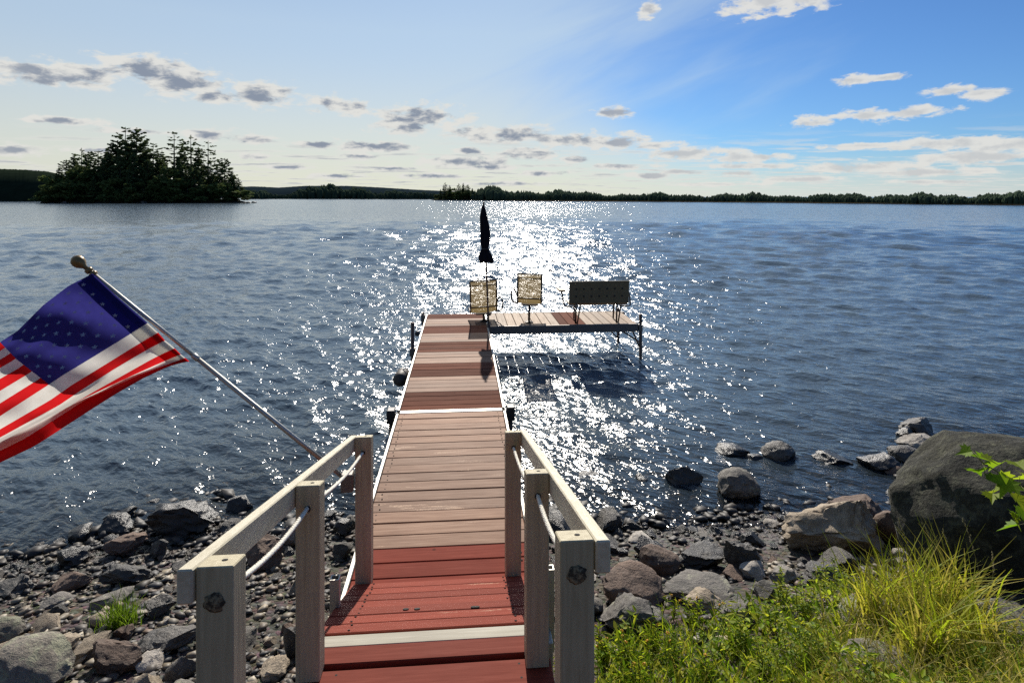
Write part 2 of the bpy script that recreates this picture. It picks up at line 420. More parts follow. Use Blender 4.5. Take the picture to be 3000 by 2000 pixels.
def leaf_mat(name, col, trans=0.4, attr=True, rough=0.6, var=0.3, spec=0.3):
    m, t, out = material(name)
    if attr: c = t.add('ShaderNodeVertexColor', dict(layer_name='col')).outputs[0]
    else:
        oi = t.add('ShaderNodeObjectInfo').outputs['Random']
        n = t.noise(t.add('ShaderNodeTexCoord').outputs['Object'], 0.9, 4, 0.6)
        f = t.m('ADD', t.m('MULTIPLY', oi, var), t.m('MULTIPLY', n, 2 * var))
        c = t.mix(1.0, c4(col), t.m('ADD', f, 1.0 - 1.3 * var), 'MULTIPLY')
    d = t.add('ShaderNodeBsdfPrincipled', {}, Base_Color=c, Roughness=rough); d.inputs['Specular IOR Level'].default_value = spec
    tr = t.add('ShaderNodeBsdfTranslucent', None, Color=c)
    mx = t.add('ShaderNodeMixShader', None, i0=trans, i1=d, i2=tr)
    t.l.new(mx.outputs[0], out.inputs[0]); return m
M_BLADE = leaf_mat('grass_blades', None, 0.60)
M_LEAF = leaf_mat('green_leaves', None, 0.62)
M_CONI = leaf_mat('conifer_needles', (0.085, 0.115, 0.045), 0.30, False, 0.8, 0.3, 0.05)
M_DECI = leaf_mat('broadleaf_crown', (0.10, 0.13, 0.04), 0.30, False, 0.8, 0.3, 0.05)
M_FARW = leaf_mat('far_forest', (0.045, 0.065, 0.042), 0.08, False, 0.9, 0.3, 0.0)
M_BARK = simple('bark', (0.060, 0.046, 0.035), 0.9, 0, 0.35, 3.0)
M_STEM = simple('plant_stem', (0.14, 0.13, 0.045), 0.7, 0, 0.3, 30)
M_FLOW = simple('yellow_petals', (0.72, 0.36, 0.015), 0.6, 0, 0.2, 60)

# ------------------------------------------------------------------ ground and lake bed
def smooth(a, b, x):
    t = np.clip((x - a) / (b - a), 0, 1); return t * t * (3 - 2 * t)

SH_X = np.array([-60, -12, -6, -4.1, -3.0, -2.0, -1.2, 0.0, 1.0, 2.0, 3.2, 4.2, 5.2, 7.0, 12, 60.0])
SH_Y = np.array([-20, 1.6, 3.8, 4.5, 5.05, 5.25, 5.15, 5.1, 5.0, 4.95, 5.0, 5.35, 6.0, 6.2, 5.0, -10.0])
_w = [(rng.uniform(0.5, 6), rng.uniform(0, 6.28), rng.uniform(0, 6.28)) for _ in range(22)]
def wob(x, y):
    s = 0
    for k, a, p in _w: s = s + np.sin((x * np.cos(a) + y * np.sin(a)) * k + p) / (0.6 + k)
    return s / 5.0
def gz(x, y):
    x = np.asarray(x, float); y = np.asarray(y, float)
    s = np.interp(x, SH_X, SH_Y) - y                       # metres up the beach from the water's edge
    up = 0.13 * s + 0.020 * s * s
    bank = smooth(0.6, 2.2, x) * (0.10 * np.clip(s - 0.6, 0, 20))
    up = np.minimum(up + bank, 1.5 + 0.02 * s) + 0.16 * np.clip(-y - 3.0, 0, 80)  # last term: unseen land behind the camera, raised to block low sky light
    dn = -0.085 * (-s) - 0.004 * s * s
    z = np.where(s > 0, up, np.maximum(dn, -3.0))
    return z + 0.05 * wob(x, y) * smooth(-14, -4, s)

def axis(lo, hi, step, far):
    a = list(np.arange(lo, hi + 1e-6, step)); g = step; x = a[-1]; b = []
    while x < far: g *= 1.25; x += g; b.append(x)
    g = step; x = a[0]; c = []
    while x > -far: g *= 1.25; x -= g; c.append(x)
    return np.array(c[::-1] + a + b)
gx = axis(-6.5, 8.0, 0.055, 4000); gy = axis(0.2, 8.5, 0.055, 4000)
GX, GY = np.meshgrid(gx, gy); GZ = gz(GX, GY)
nx, ny = len(gx), len(gy)
ii = (np.arange(ny - 1)[:, None] * nx + np.arange(nx - 1)[None, :]).ravel()
ground = np_mesh('ground', np.stack([GX, GY, GZ], -1).reshape(-1, 3), np.stack([ii, ii + 1, ii + nx + 1, ii + nx], -1), M_GROUND)
tag(ground, 'dark pebbly lake shore and lake bed', kind='structure')

ZCS = np.concatenate([np.arange(0.9, 9, 0.012), np.arange(9, 60, 0.2)])
def hit(px, py, lift=0.0):
    """where the ray through px, py meets the shore or the lake's surface"""
    xc = (px - CX) / F * ZCS
    X, Y, Z = xc * RGT[0] + ZCS * FWD[0], xc * RGT[1] + ZCS * FWD[1], CAMZ - (py - HY) * ZCS / F
    g = np.maximum(gz(X, Y), -0.02); k = int(np.argmax(Z <= g))
    return Vector((X[k], Y[k], g[k])), float(ZCS[k])

# ------------------------------------------------------------------ water
def water_mat():
    m, t, out = material('lake_water')
    geo = t.add('ShaderNodeNewGeometry')
    pos = geo.outputs['Position']
    ang = R(38)
    rot = t.add('ShaderNodeVectorRotate', dict(rotation_type='Z_AXIS'), Vector=pos, Angle=ang).outputs[0]
    n1 = t.noise(t.v('MULTIPLY', rot, (4.5, 8.0, 1.0)), 1.0, 2, 0.5, 0.4)       # short chop
    n2 = t.noise(t.v('MULTIPLY', rot, (14.0, 22.0, 1.0)), 1.0, 2, 0.5, 0.5)     # ripples
    dist = t.v('LENGTH', pos)
    f1 = t.m('SUBTRACT', 1.0, t.sstep(dist, 25.0, 90.0)); f2 = t.m('SUBTRACT', 1.0, t.sstep(dist, 10.0, 40.0))   # too fine to see farther out
    n0 = t.noise(t.v('MULTIPLY', rot, (0.8, 1.5, 1.0)), 1.0, 2, 0.5, 0.4)
    f0 = t.sstep(dist, 14.0, 50.0)
    h = t.m('ADD', t.m('MULTIPLY', t.m('MULTIPLY', n0, f0), t.m('MULTIPLY_ADD', t.sstep(dist, 40.0, 120.0), 0.10, 0.14)), t.m('ADD', t.m('MULTIPLY', n1, t.m('MULTIPLY', f1, 0.038)), t.m('MULTIPLY', n2, t.m('MULTIPLY', f2, 0.012))))
    b = t.add('ShaderNodeBump', None, Strength=1.0, Distance=1.0, Height=h)
    N = b.outputs[0]
    fr = t.add('ShaderNodeFresnel', None, IOR=1.30, Normal=N)
    gl = t.add('ShaderNodeBsdfGlossy', dict(distribution='BECKMANN'), Color=(1.0, 1.0, 1.0, 1), Roughness=0.21, Normal=N)
    dep = t.add('ShaderNodeAttribute', dict(attribute_name='depth')).outputs['Fac']
    k = t.m('SUBTRACT', 1.0, t.m('POWER', 2.718, t.m('MULTIPLY', dep, -4.2)))
    tp = t.add('ShaderNodeBsdfTransparent', None, Color=(0.50, 0.44, 0.34, 1))
    body = t.add('ShaderNodeBsdfDiffuse', None, Color=(0.090, 0.128, 0.160, 1), Normal=N)
    under = t.add('ShaderNodeMixShader', None, i0=k, i1=tp, i2=body)
    mx = t.add('ShaderNodeMixShader', None, i0=fr.outputs[0], i1=under, i2=gl)
    t.l.new(mx.outputs[0], out.inputs[0]); return m
M_WATER = water_mat()

def build_water():
    hmax, hmin = 2.8 * 605 / 2.9, 2.8 * 605 / 140.0
    r = 2.8 * 605 / np.linspace(hmax, hmin, 1120)
    far_r = 140.0 * np.cumprod(np.full(30, 1.125)); r = np.concatenate([r, far_r, [9000.0]])
    a = np.concatenate([np.linspace(-89, -50, 24)[:-1], np.linspace(-50, 50, 840), np.linspace(50, 89, 24)[1:]])
    a = np.radians(a) + YAW
    RR, AA = np.meshgrid(r, a, indexing='ij')
    X, Y = RR * np.sin(AA), RR * np.cos(AA)
    dr = np.gradient(r)[:, None] * np.ones_like(RR)
    da = RR * np.radians(0.12)
    depth = np.clip(-gz(X, Y), 0, 10)
    damp = np.clip(0.22 + depth * 1.5, 0, 1)
    g = np.random.default_rng(21)
    step = np.maximum(dr * 0.75, da)                        # only waves the sheet can carry at that distance
    step[-35:] = 40.0
    NW = 96; W_ = []; tot = np.zeros_like(X)
    for i in range(NW):
        lam = 0.13 * (7.0 / 0.13) ** ((i + g.random()) / NW)
        w = smooth(1.5, 3.0, lam / step) * (1 - 0.9 * smooth(5.0, 12.0, lam / (step + 0.10)))
        W_.append((lam, w)); tot += w * w
    rms = 0.225 * (0.55 + 0.45 * smooth(0.0, 0.5, depth)) * (1 - smooth(28, 100, RR))
    norm = rms * 1.414 / np.sqrt(np.maximum(tot, 0.5))
    Z = np.zeros_like(X); DX = np.zeros_like(X); DY = np.zeros_like(X)
    gust = 0.75 + 0.5 * (0.5 + 0.5 * np.sin(X * 0.21 + 1.3 * np.sin(Y * 0.13 + 1) + 2)) * (0.5 + 0.5 * np.sin(Y * 0.33 + 1.7 * np.sin(X * 0.11)))
    for lam, w in W_:
        rows = np.nonzero(w.max(1) * norm.max(1) > 1e-6)[0]
        th = math.atan2(-0.72, -0.55) + g.normal(0, 0.50)
        k = 2 * math.pi / lam; kx, ky = math.cos(th) * k, math.sin(th) * k
        q = 1.0 / max(lam, 0.3) ** 0.8
        p1, a1, b1, p2, a2, p3, am = g.uniform(0, 6.28), g.uniform(-1, 1), g.uniform(-.5, .5), g.uniform(0, 6), g.uniform(-1, 1), g.uniform(0, 6), g.uniform(0.7, 1.3)
        if len(rows) == 0: continue
        sl = slice(rows[0], rows[-1] + 1); x_, y_ = X[sl], Y[sl]
        # slow change of phase so that crests stay short
        p = kx * x_ + ky * y_ + p1 + 1.7 * np.sin(x_ * (a1 * 1.1 * q) + y_ * (b1 * q) + p2) + 1.7 * np.sin(y_ * (a2 * 0.9 * q) + p3)
        A = w[sl] * norm[sl] * gust[sl] * (am / k)
        Z[sl] += A * np.cos(p); s = A * np.sin(p) * 0.9
        DX[sl] -= s * math.cos(th); DY[sl] -= s * math.sin(th)
    V = np.stack([X + DX, Y + DY, Z], -1).reshape(-1, 3)
    n, m_ = RR.shape
    ii = (np.arange(n - 1)[:, None] * m_ + np.arange(m_ - 1)[None, :]).ravel()
    o = np_mesh('water', V, np.stack([ii, ii + 1, ii + m_ + 1, ii + m_], -1), M_WATER)
    at = o.data.attributes.new('depth', 'FLOAT', 'POINT'); at.data.foreach_set('value', depth.ravel().astype(np.float32))
    tag(o, 'choppy blue lake glittering under the sun', kind='structure')
build_water()
# ------------------------------------------------------------------ trees
def crown_mesh(name, P, S, mat, g, flat=0.5, per=1):
    """leaf clumps: one bent quad per point, sizes S, lying flatter the larger 'flat'"""
    n = len(P)
    u = g.normal(size=(n, 3)); u[:, 2] *= (1 - flat); u /= np.linalg.norm(u, axis=1, keepdims=True) + 1e-9
    w = g.normal(size=(n, 3)); w[:, 2] *= (1 - flat * 0.6); w -= u * (u * w).sum(1, keepdims=True); w /= np.linalg.norm(w, axis=1, keepdims=True) + 1e-9
    S = S[:, None]
    a = P - u * S * 0.5; b = P + w * S * g.uniform(0.25, 0.5, (n, 1)); c = P + u * S * 0.5; d = P - w * S * g.uniform(0.25, 0.5, (n, 1))
    V = np.stack([a, b, c, d], 1).reshape(-1, 3)
    i = np.arange(n)[:, None] * 4 + np.array([0, 1, 2, 3])
    return np_mesh(name, V, i, mat, smooth=False)

def conifer_points(h, g, kind):
    """points and clump sizes of a conifer crown of height h; kind: spruce, pine, ragged"""
    P = []; S = []
    z = h * {'spruce': 0.06, 'pine': 0.14, 'ragged': 0.28}[kind]
    while z < h * 0.99:
        t = z / h
        if kind == 'spruce': Lm = h * 0.19 * (1 - t) ** 0.8 + 0.3
        elif kind == 'pine': Lm = h * 0.24 * (1 - t) ** 0.55 * (0.55 + 0.45 * math.sin(min(1, (t - 0.25) / 0.25) * 1.57)) + 0.35
        else: Lm = h * 0.20 * (1 - t) ** 0.4 + 0.35
        nb = int(g.integers(4, 8)) if kind != 'ragged' else int(g.integers(2, 5))
        a0 = g.uniform(0, 6.28)
        for k in range(nb):
            if kind == 'pine' and g.random() < 0.18: continue
            L = Lm * g.uniform(0.55, 1.2); a = a0 + 6.28 * k / nb + g.normal(0, 0.3)
            rise = {'spruce': -0.18, 'pine': 0.28, 'ragged': 0.22}[kind] + g.normal(0, 0.1)
            n = max(4, int(L * (7.5 if kind != 'ragged' else 5.5)))
            s = g.uniform(0.18, 1.0, n) ** 0.7
            q = np.stack([np.cos(a) * s * L, np.sin(a) * s * L, z + rise * s * L * (0.4 + 0.8 * s)], -1)
            q += g.normal(size=q.shape) * np.array([0.13, 0.13, 0.05]) * L * 0.7 * (1.1 - s[:, None] * 0.5)
            P.append(q); S.append(g.uniform(0.6, 1.3, n) * (0.55 + 0.034 * h) * (1.15 - 0.62 * t))
        z += h * (0.030 if kind == 'spruce' else 0.038 if kind == 'pine' else 0.050) * g.uniform(0.7, 1.4)
    P.append(np.array([[0, 0, h * 0.975], [0, 0, h * 0.995], [0.1, 0, h * 0.95]])); S.append(np.array([0.6, 0.5, 0.8]))
    return np.concatenate(P), np.concatenate(S)

def broad_points(h, g):
    P = []; S = []
    for k in range(22):
        c = np.array([g.normal(0, 0.20) * h, g.normal(0, 0.20) * h, h * g.uniform(0.10, 0.86)])
        r = h * g.uniform(0.10, 0.19); n = 70
        d = g.normal(size=(n, 3)); d /= np.linalg.norm(d, axis=1, keepdims=True)
        P.append(c + d * r * g.uniform(0.55, 1.05, (n, 1)) * np.array([1, 1, 0.75])); S.append(g.uniform(0.6, 1.3, n) * (0.9 + 0.05 * h))
    return np.concatenate(P), np.concatenate(S)

TREE_KIT = {}
def tree_kit(kind, v):
    if (kind, v) in TREE_KIT: return TREE_KIT[(kind, v)]
    g = np.random.default_rng(100 + v * 7 + len(kind)); h = 20.0
    if kind == 'broad': P, S = broad_points(h, g); mat = M_DECI; fl = 0.2
    else: P, S = conifer_points(h, g, kind); mat = M_CONI; fl = 0.62 if kind != 'spruce' else 0.5
    cr = crown_mesh('crown', P, S, mat, g, fl)
    mb = MB(); lean = g.normal(0, 0.25, 2)
    pts = [(0, 0, -0.6), (lean[0] * 0.3, lean[1] * 0.3, h * 0.4), (0, 0, h * 0.97)] if kind != 'broad' else [(0, 0, -0.6), (lean[0], lean[1], h * 0.35), (0, 0, h * 0.7)]
    mb.tube(pts, [0.34, 0.24, 0.04], 7)
    for k in range(9 if kind != 'spruce' else 3):
        z = h * g.uniform(0.3, 0.8); a = g.uniform(0, 6.28); L = h * 0.15 * (1.1 - z / h) + 0.4
        mb.tube([(0, 0, z), (math.cos(a) * L, math.sin(a) * L, z + 0.25 * L)], [0.09, 0.03], 5)
    me_t = mb.build('trunk', M_BARK)
    TREE_KIT[(kind, v)] = (cr.data, me_t.data)
    bpy.data.objects.remove(cr); bpy.data.objects.remove(me_t)
    return TREE_KIT[(kind, v)]

def tree(kind, v, base, h, label, cat='tree', group=None, name='pine_tree', fat=1.0):
    cm, tm = tree_kit(kind, v)
    r = empty(name, base, label, cat, group); s = h / 20.0
    r.scale = (s * fat, s * fat, s); r.rotation_euler = (0, 0, random.uniform(0, 6.28))
    for nm, me in (('trunk', tm), ('crown', cm)):
        o = bpy.data.objects.new(nm, me); COL.objects.link(o); o.parent = r
    return r

def mound(name, pts, mat, h, label):
    """low land: outline of base points, dome-like rise"""
    c = sum(pts, Vector()) / len(pts); mb = MB(); n = len(pts); vs = []
    for k in range(5):
        f = (1.0, 0.985, 0.93, 0.7, 0.3)[k]; z = (-0.5, 0.25, 0.55, 0.8, 1.0)[k]
        for i, p in enumerate(pts):
            q = c + (p - c) * f * (1 + 0.0 * k); vs.append((q.x, q.y, h * z if k else -0.8))
    fs = [(k * n + i, k * n + (i + 1) % n, (k + 1) * n + (i + 1) % n, (k + 1) * n + i) for k in range(4) for i in range(n)]
    fs.append(tuple(4 * n + i for i in range(n))); mb.add(vs, fs)
    return tag(mb.build(name, mat, base=(c.x, c.y, 0)), label, kind='structure')

M_LAND = simple('island_ground', (0.055, 0.045, 0.030), 0.95, 0, 0.4, 0.6, spec=0.0)
ISL_D = 268.0
def isl(px, back=0.0): 
    p = U(px, HY, ISL_D + back); return Vector((p.x, p.y, 0))
mound('island', [isl(90, 6), isl(160, -1), isl(300, -3), isl(450, -2), isl(540, 0), isl(568, 6), isl(545, 26), isl(400, 40), isl(220, 40), isl(110, 26)], M_LAND, 2.0, 'low rocky ground of the wooded island')
# px, top py, back, kind: the island's skyline first, then filling and front trees
ISL = [(118, 402, 12, 'broad'), (134, 386, 16, 'spruce'), (152, 366, 20, 'pine'), (170, 356, 14, 'spruce'), (187, 340, 22, 'ragged'), (207, 346, 18, 'pine'), (226, 347, 14, 'pine'), (250, 336, 20, 'spruce'),
       (270, 320, 16, 'pine'), (288, 292, 18, 'pine'), (314, 294, 14, 'pine'), (334, 322, 22, 'spruce'), (352, 329, 14, 'pine'), (372, 346, 20, 'spruce'), (400, 305, 16, 'ragged'), (418, 335, 22, 'spruce'),
       (438, 310, 14, 'ragged'), (456, 338, 18, 'spruce'), (478, 322, 14, 'ragged'), (496, 368, 16, 'ragged'), (516, 362, 10, 'pine'), (533, 392, 8, 'spruce'), (545, 408, 8, 'pine'),
       (160, 392, 6, 'spruce'), (196, 378, 6, 'broad'), (238, 372, 5, 'spruce'), (276, 356, 6, 'pine'), (306, 350, 5, 'spruce'), (340, 366, 5, 'pine'), (378, 374, 5, 'broad'), (412, 366, 6, 'spruce'), (446, 372, 5, 'pine'), (484, 384, 6, 'spruce'),
       (140, 420, 2, 'broad'), (178, 412, 1, 'broad'), (215, 404, 0, 'spruce'), (255, 408, 0, 'broad'), (295, 398, 0, 'spruce'), (330, 412, -1, 'broad'), (365, 402, 0, 'broad'), (398, 408, -1, 'broad'), (430, 414, 0, 'broad'), (462, 408, 0, 'spruce'), (498, 418, 0, 'broad'), (524, 424, 2, 'spruce'), (110, 432, 4, 'broad'), (548, 436, 4, 'broad'),
       (205, 438, -2, 'broad'), (285, 436, -2, 'broad'), (350, 438, -2, 'broad'), (440, 440, -2, 'broad'), (515, 444, 0, 'broad')]
KNAME = {'pine': ('layered pine', 'pine_tree'), 'ragged': ('sparse ragged pine', 'ragged_pine_tree'), 'spruce': ('dense narrow spruce', 'spruce_tree'), 'broad': ('rounded leafy tree', 'leafy_tree')}
SPEC = {9: 'tallest pine on the island, left one of the twin tops', 10: 'tall pine at the right of the island\'s twin tops', 14: 'leftmost ragged pine of the three right of the tallest',
        16: 'middle one of three ragged pines on the island\'s right half', 18: 'rightmost tall ragged pine with see-through crown on the island', 22: 'pine at the island\'s right tip above the shore rocks',
        0: 'rounded tree at the island\'s left end beside the far hill', 4: 'thin ragged tree sticking up left on the island skyline'}
ORD = ['first', 'second', 'third', 'fourth', 'fifth', 'sixth', 'seventh', 'eighth', 'ninth', 'tenth', 'eleventh', 'twelfth', 'thirteenth', 'fourteenth', 'fifteenth', 'sixteenth', 'seventeenth', 'eighteenth', 'nineteenth', 'twentieth', 'twenty-first', 'twenty-second', 'twenty-third']
def isl_row(bk): return 0 if bk >= 8 else (1 if bk >= 4.5 else 2)
ROWN = ['on the island\'s skyline', 'in the island\'s middle row', 'at the island\'s shore']
for i, (px, ty, bk, kd) in enumerate(ISL):
    b = isl(px, bk); zc = ISL_D + bk; b.z = 0.6
    h = CAMZ + (HY - ty) * zc / F - 0.6
    rw = isl_row(bk); k = sum(1 for q in ISL if isl_row(q[2]) == rw and q[0] < px)
    tree(kd, i % 3, b, h, SPEC.get(i, '%s, %s tree from the left %s' % (KNAME[kd][0], ORD[k], ROWN[rw])), group='trees on the island', name=KNAME[kd][1], fat=1.25 if kd != 'broad' else max(1.1, 1.3 * 12 / max(h, 6)))

# ------------------------------------------------------------------ far shores
def forest(name, line, rows, hh, label, mat, seed, dens, spiky=0.6, depth=12.0):
    """a far wood: many small crowns on a strip behind a shore line. line: (px, shore_py, top_py)"""
    g = np.random.default_rng(seed); V = []; Fc = []; o = 0
    L = np.array(line, float)
    for _ in range(dens):
        px = g.uniform(L[0, 0], L[-1, 0]); sp = np.interp(px, L[:, 0], L[:, 1]); tp = np.interp(px, L[:, 0], L[:, 2])
        zc0 = F * CAMZ / (sp - HY); u = g.random(); zc = zc0 * (1 + u * depth / 100.0)
        p = U(px, HY, zc); top = CAMZ + (HY - tp) * zc0 / F
        h = top * (0.75 + 0.40 * u) * g.uniform(0.74, 1.14) * (1 + 0.16 * math.sin(px * 0.031 + seed) + 0.12 * math.sin(px * 0.083 + 2)); w = h * g.uniform(0.16, 0.30)
        sharp = g.random() < spiky
        n = 6; prof = [(1.0, -0.02), (0.85, 0.35), (0.42, 0.70), (0.0, 1.0)] if sharp else [(0.9, -0.02), (1.25, 0.45), (0.95, 0.8), (0.0, 1.0)]
        a0 = g.uniform(0, 6.28)
        for (r, z) in prof[:-1]:
            for k in range(n):
                a = a0 + 6.283 * k / n; rr = r * w * g.uniform(0.6, 1.25); V.append((p.x + rr * math.cos(a), p.y + rr * math.sin(a), h * z + g.normal(0, 0.03) * h))
        V.append((p.x, p.y, h))
        for j in range(2):
            for k in range(n):
                a, b = o + j * n + k, o + j * n + (k + 1) % n; Fc.append((a, b, b + n)); Fc.append((a, b + n, a + n))
        for k in range(n): Fc.append((o + 2 * n + k, o + 2 * n + (k + 1) % n, o + 3 * n))
        o += 3 * n + 1
    ob = np_mesh(name, np.array(V), np.array(Fc), mat, smooth=False)
    return tag(ob, label, kind='stuff')

def ridge(name, line, zc, label, mat, thick=0.5):
    """far wooded hill: a rounded ridge following a skyline (px, py)"""
    L = np.array(line, float); pxs = np.linspace(L[0, 0], L[-1, 0], 260); g = np.random.default_rng(int(zc))
    V = []; rows = [(0.0, -0.05), (0.03, 0.35), (0.12, 0.72), (0.25, 0.93), (0.38, 1.0), (0.6, 0.8), (1.0, -0.05)]
    for (d, t) in rows:
        for px in pxs:
            z0 = zc * (1 + d * thick); top = CAMZ + (HY - np.interp(px, L[:, 0], L[:, 1])) * zc * (1 + 0.38 * thick) / F
            jit = 1 + 0.006 * g.normal() if t > 0.9 else 1
            p = U(px, HY, z0); V.append((p.x, p.y, t * top * jit))
    n = len(pxs); ii = (np.arange(len(rows) - 1)[:, None] * n + np.arange(n - 1)[None, :]).ravel()
    return tag(np_mesh(name, np.array(V), np.stack([ii, ii + 1, ii + n + 1, ii + n], -1), mat, smooth=True), label, kind='structure')

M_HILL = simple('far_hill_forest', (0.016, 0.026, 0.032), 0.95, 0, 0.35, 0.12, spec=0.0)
M_HILLB = simple('left_hill_forest', (0.016, 0.024, 0.015), 0.95, 0, 0.6, 0.22, spec=0.0)
ridge('hills', [(380, 440), (540, 430), (580, 428), (640, 431), (700, 427), (800, 427), (880, 431), (960, 436), (1050, 440), (1150, 446), (1260, 450)], 1500.0, 'low blue wooded hills along the horizon', M_HILL)
ridge('hill', [(-420, 380), (-200, 384), (-60, 388), (0, 388), (60, 390), (110, 394), (170, 408), (240, 430), (300, 449)], 360.0, 'wooded hill on the far shore left of the island', M_HILLB, 0.35)
forest('forest', [(-420, 461.5, 400), (0, 462.5, 404), (80, 462.5, 410), (200, 461, 425), (300, 460, 440)], 1, 1, 'dark trees covering the shore left of the island', M_FARW, 3, 3200, 0.45, 45)
forest('forest', [(556, 457.5, 437), (600, 457.5, 437), (660, 457.3, 446), (708, 457.3, 431), (780, 457.3, 429), (830, 457.6, 430), (872, 457.8, 440), (1000, 458, 444)], 1, 1, 'dark low wood on the far shore point', M_FARW, 4, 700, 0.6, 12)
forest('forest', [(1000, 459, 446), (1095, 460.5, 438), (1130, 461, 434), (1200, 461.5, 438), (1300, 462, 443), (1420, 463, 446), (1560, 464, 448), (1700, 465, 447), (1850, 466.5, 450), (1990, 468, 448), (2150, 470, 450), (2352, 471.5, 447), (2700, 473, 446)], 1, 1, 'dark wooded shore along the right horizon', M_FARW, 5, 6500, 0.75, 9)
# land under the right-hand wood
LL = [(1000, 459.5), (1200, 462), (1420, 463.5), (1700, 465.5), (1990, 468.5), (2352, 472), (2700, 473.5)]
mb = MB(); fr = [U(px, HY, F * CAMZ / (py - HY)) for px, py in LL]; bk = [U(px, HY, F * CAMZ / (py - HY) * 1.5) for px, py in LL]
n_ = len(LL); mb.add([(p.x, p.y, -0.5) for p in fr] + [(p.x, p.y, 0.22) for p in fr] + [(p.x, p.y, 2.0) for p in bk] + [(p.x, p.y, -0.5) for p in bk],
                     [(r_ * n_ + i, r_ * n_ + i + 1, (r_ + 1) * n_ + i + 1, (r_ + 1) * n_ + i) for r_ in range(3) for i in range(n_ - 1)])
tag(mb.build('shore_land', M_LAND), 'strip of land under the far right wood', kind='structure')
# small wooded islet ahead
ISD = 470.0
def il2(px, back=0.0):
    p = U(px, HY, ISD + back); return Vector((p.x, p.y, 0))
mound('islet', [il2(990, 4), il2(1010, -4), il2(1060, -5), il2(1092, -3), il2(1104, 4), il2(1080, 20), il2(1010, 20)], M_LAND, 1.0, 'low ground of the small wooded islet')
for i, (px, ty, bk, kd) in enumerate([(1004, 446, 4, 'broad'), (1012, 434, 8, 'spruce'), (1022, 420, 8, 'pine'), (1033, 425, 4, 'spruce'), (1044, 428, 8, 'broad'), (1054, 422, 4, 'pine'), (1064, 420, 10, 'spruce'), (1074, 424, 4, 'pine'), (1085, 432, 6, 'spruce'), (1093, 444, 4, 'broad'), (1028, 440, 0, 'broad'), (1050, 438, 0, 'broad'), (1070, 440, 0, 'broad')]):
    b = il2(px, bk); b.z = 0.2
    tree(kd, (i + 1) % 3, b, CAMZ + (HY - ty) * (ISD + bk) / F - 0.2, 'dark tree on the small islet straight ahead, %s from its left end' % ORD[[1004, 1012, 1022, 1028, 1033, 1044, 1050, 1054, 1064, 1070, 1074, 1085, 1093].index(px)], group='trees on the small islet', name='islet_tree', fat=1.25)

# ------------------------------------------------------------------ dock
DECK = 0.60
DX0, DX1 = -0.634, 0.418
def board_mesh(name, sx, sy, sz, mat, bev=0.004):
    mb = MB().box((-sx / 2, -sy / 2, -sz), (sx / 2, sy / 2, 0), None, bev)
    o = mb.build(name, mat); me = o.data; bpy.data.objects.remove(o); return me
def put(me, name, parent, loc, mat=None, rot=(0, 0, 0)):
    o = bpy.data.objects.new(name, me); COL.objects.link(o); o.parent = parent
    o.location = Vector(loc) - Vector(parent['_b']); o.rotation_euler = rot; return o

def dock_section(y0, y1, label, mats, pitch=0.1455):
    t = empty('dock_section', ((DX0 + DX1) / 2, (y0 + y1) / 2, 0.0), label, 'dock section', 'sections of the long dock')
    n = int(round((y1 - y0) / pitch)); p = (y1 - y0) / n
    ms = {}
    for i in range(n):
        m = mats(i, n)
        if m.name not in ms: ms[m.name] = board_mesh('plank', DX1 - DX0, p - 0.007, 0.028, m)
        put(ms[m.name], 'plank', t, ((DX0 + DX1) / 2 + random.uniform(-.002, .002), y0 + (i + 0.5) * p, DECK + random.uniform(-0.0025, 0.002)), None, (random.uniform(-.006, .006), 0, random.uniform(-.0015, .0015)))
    for xa, xb in ((DX0 - 0.030, DX0 - 0.004), (DX1 + 0.004, DX1 + 0.030)):
        MB().box((xa, y0 + 0.003, DECK - 0.15), (xb, y1 - 0.003, DECK + 0.006), None, 0.004).build('side_rail', M_ALU, t)
    for k in range(1, 4):
        yy = y0 + (y1 - y0) * k / 4
        MB().box((DX0 - 0.003, yy - 0.02, DECK - 0.13), (DX1 + 0.003, yy + 0.02, DECK - 0.032), None, 0).build('cross_beam', M_ALU, t)
    return t

def screw_rows(t, xs, rows):
    """small screw heads along the beams; rows: (y, z, slope)"""
    mb = MB()
    for (y_, z_, s_) in rows:
        for x_ in xs:
            for d_ in (-0.035, 0.035):
                mb.lathe((x_ + random.uniform(-.008, .008), y_ + d_, z_ - d_ * math.tan(s_)), [(0.0055, -0.001), (0.0055, 0.0018), (0.002, 0.0022)], 6, (0, math.sin(s_), math.cos(s_)))
    o = mb.build('screw_heads', M_HOLE, t); o['kind'] = 'stuff'

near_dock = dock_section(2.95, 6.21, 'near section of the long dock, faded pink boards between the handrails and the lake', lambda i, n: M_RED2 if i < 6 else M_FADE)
far_dock = dock_section(6.30, 11.42, 'far section of the long dock with alternating brown and pale board panels', lambda i, n: M_BROWN if (i // 4) % 2 == 0 else M_FADE)  # groups of boards alternate between a brown and a paler colour
n_b = int(round(3.26 / 0.1455)); p_b = 3.26 / n_b
screw_rows(near_dock, (DX0 + 0.05, DX1 - 0.05), [(2.95 + (i + .5) * p_b, DECK + 0.001, 0.0) for i in range(n_b)])
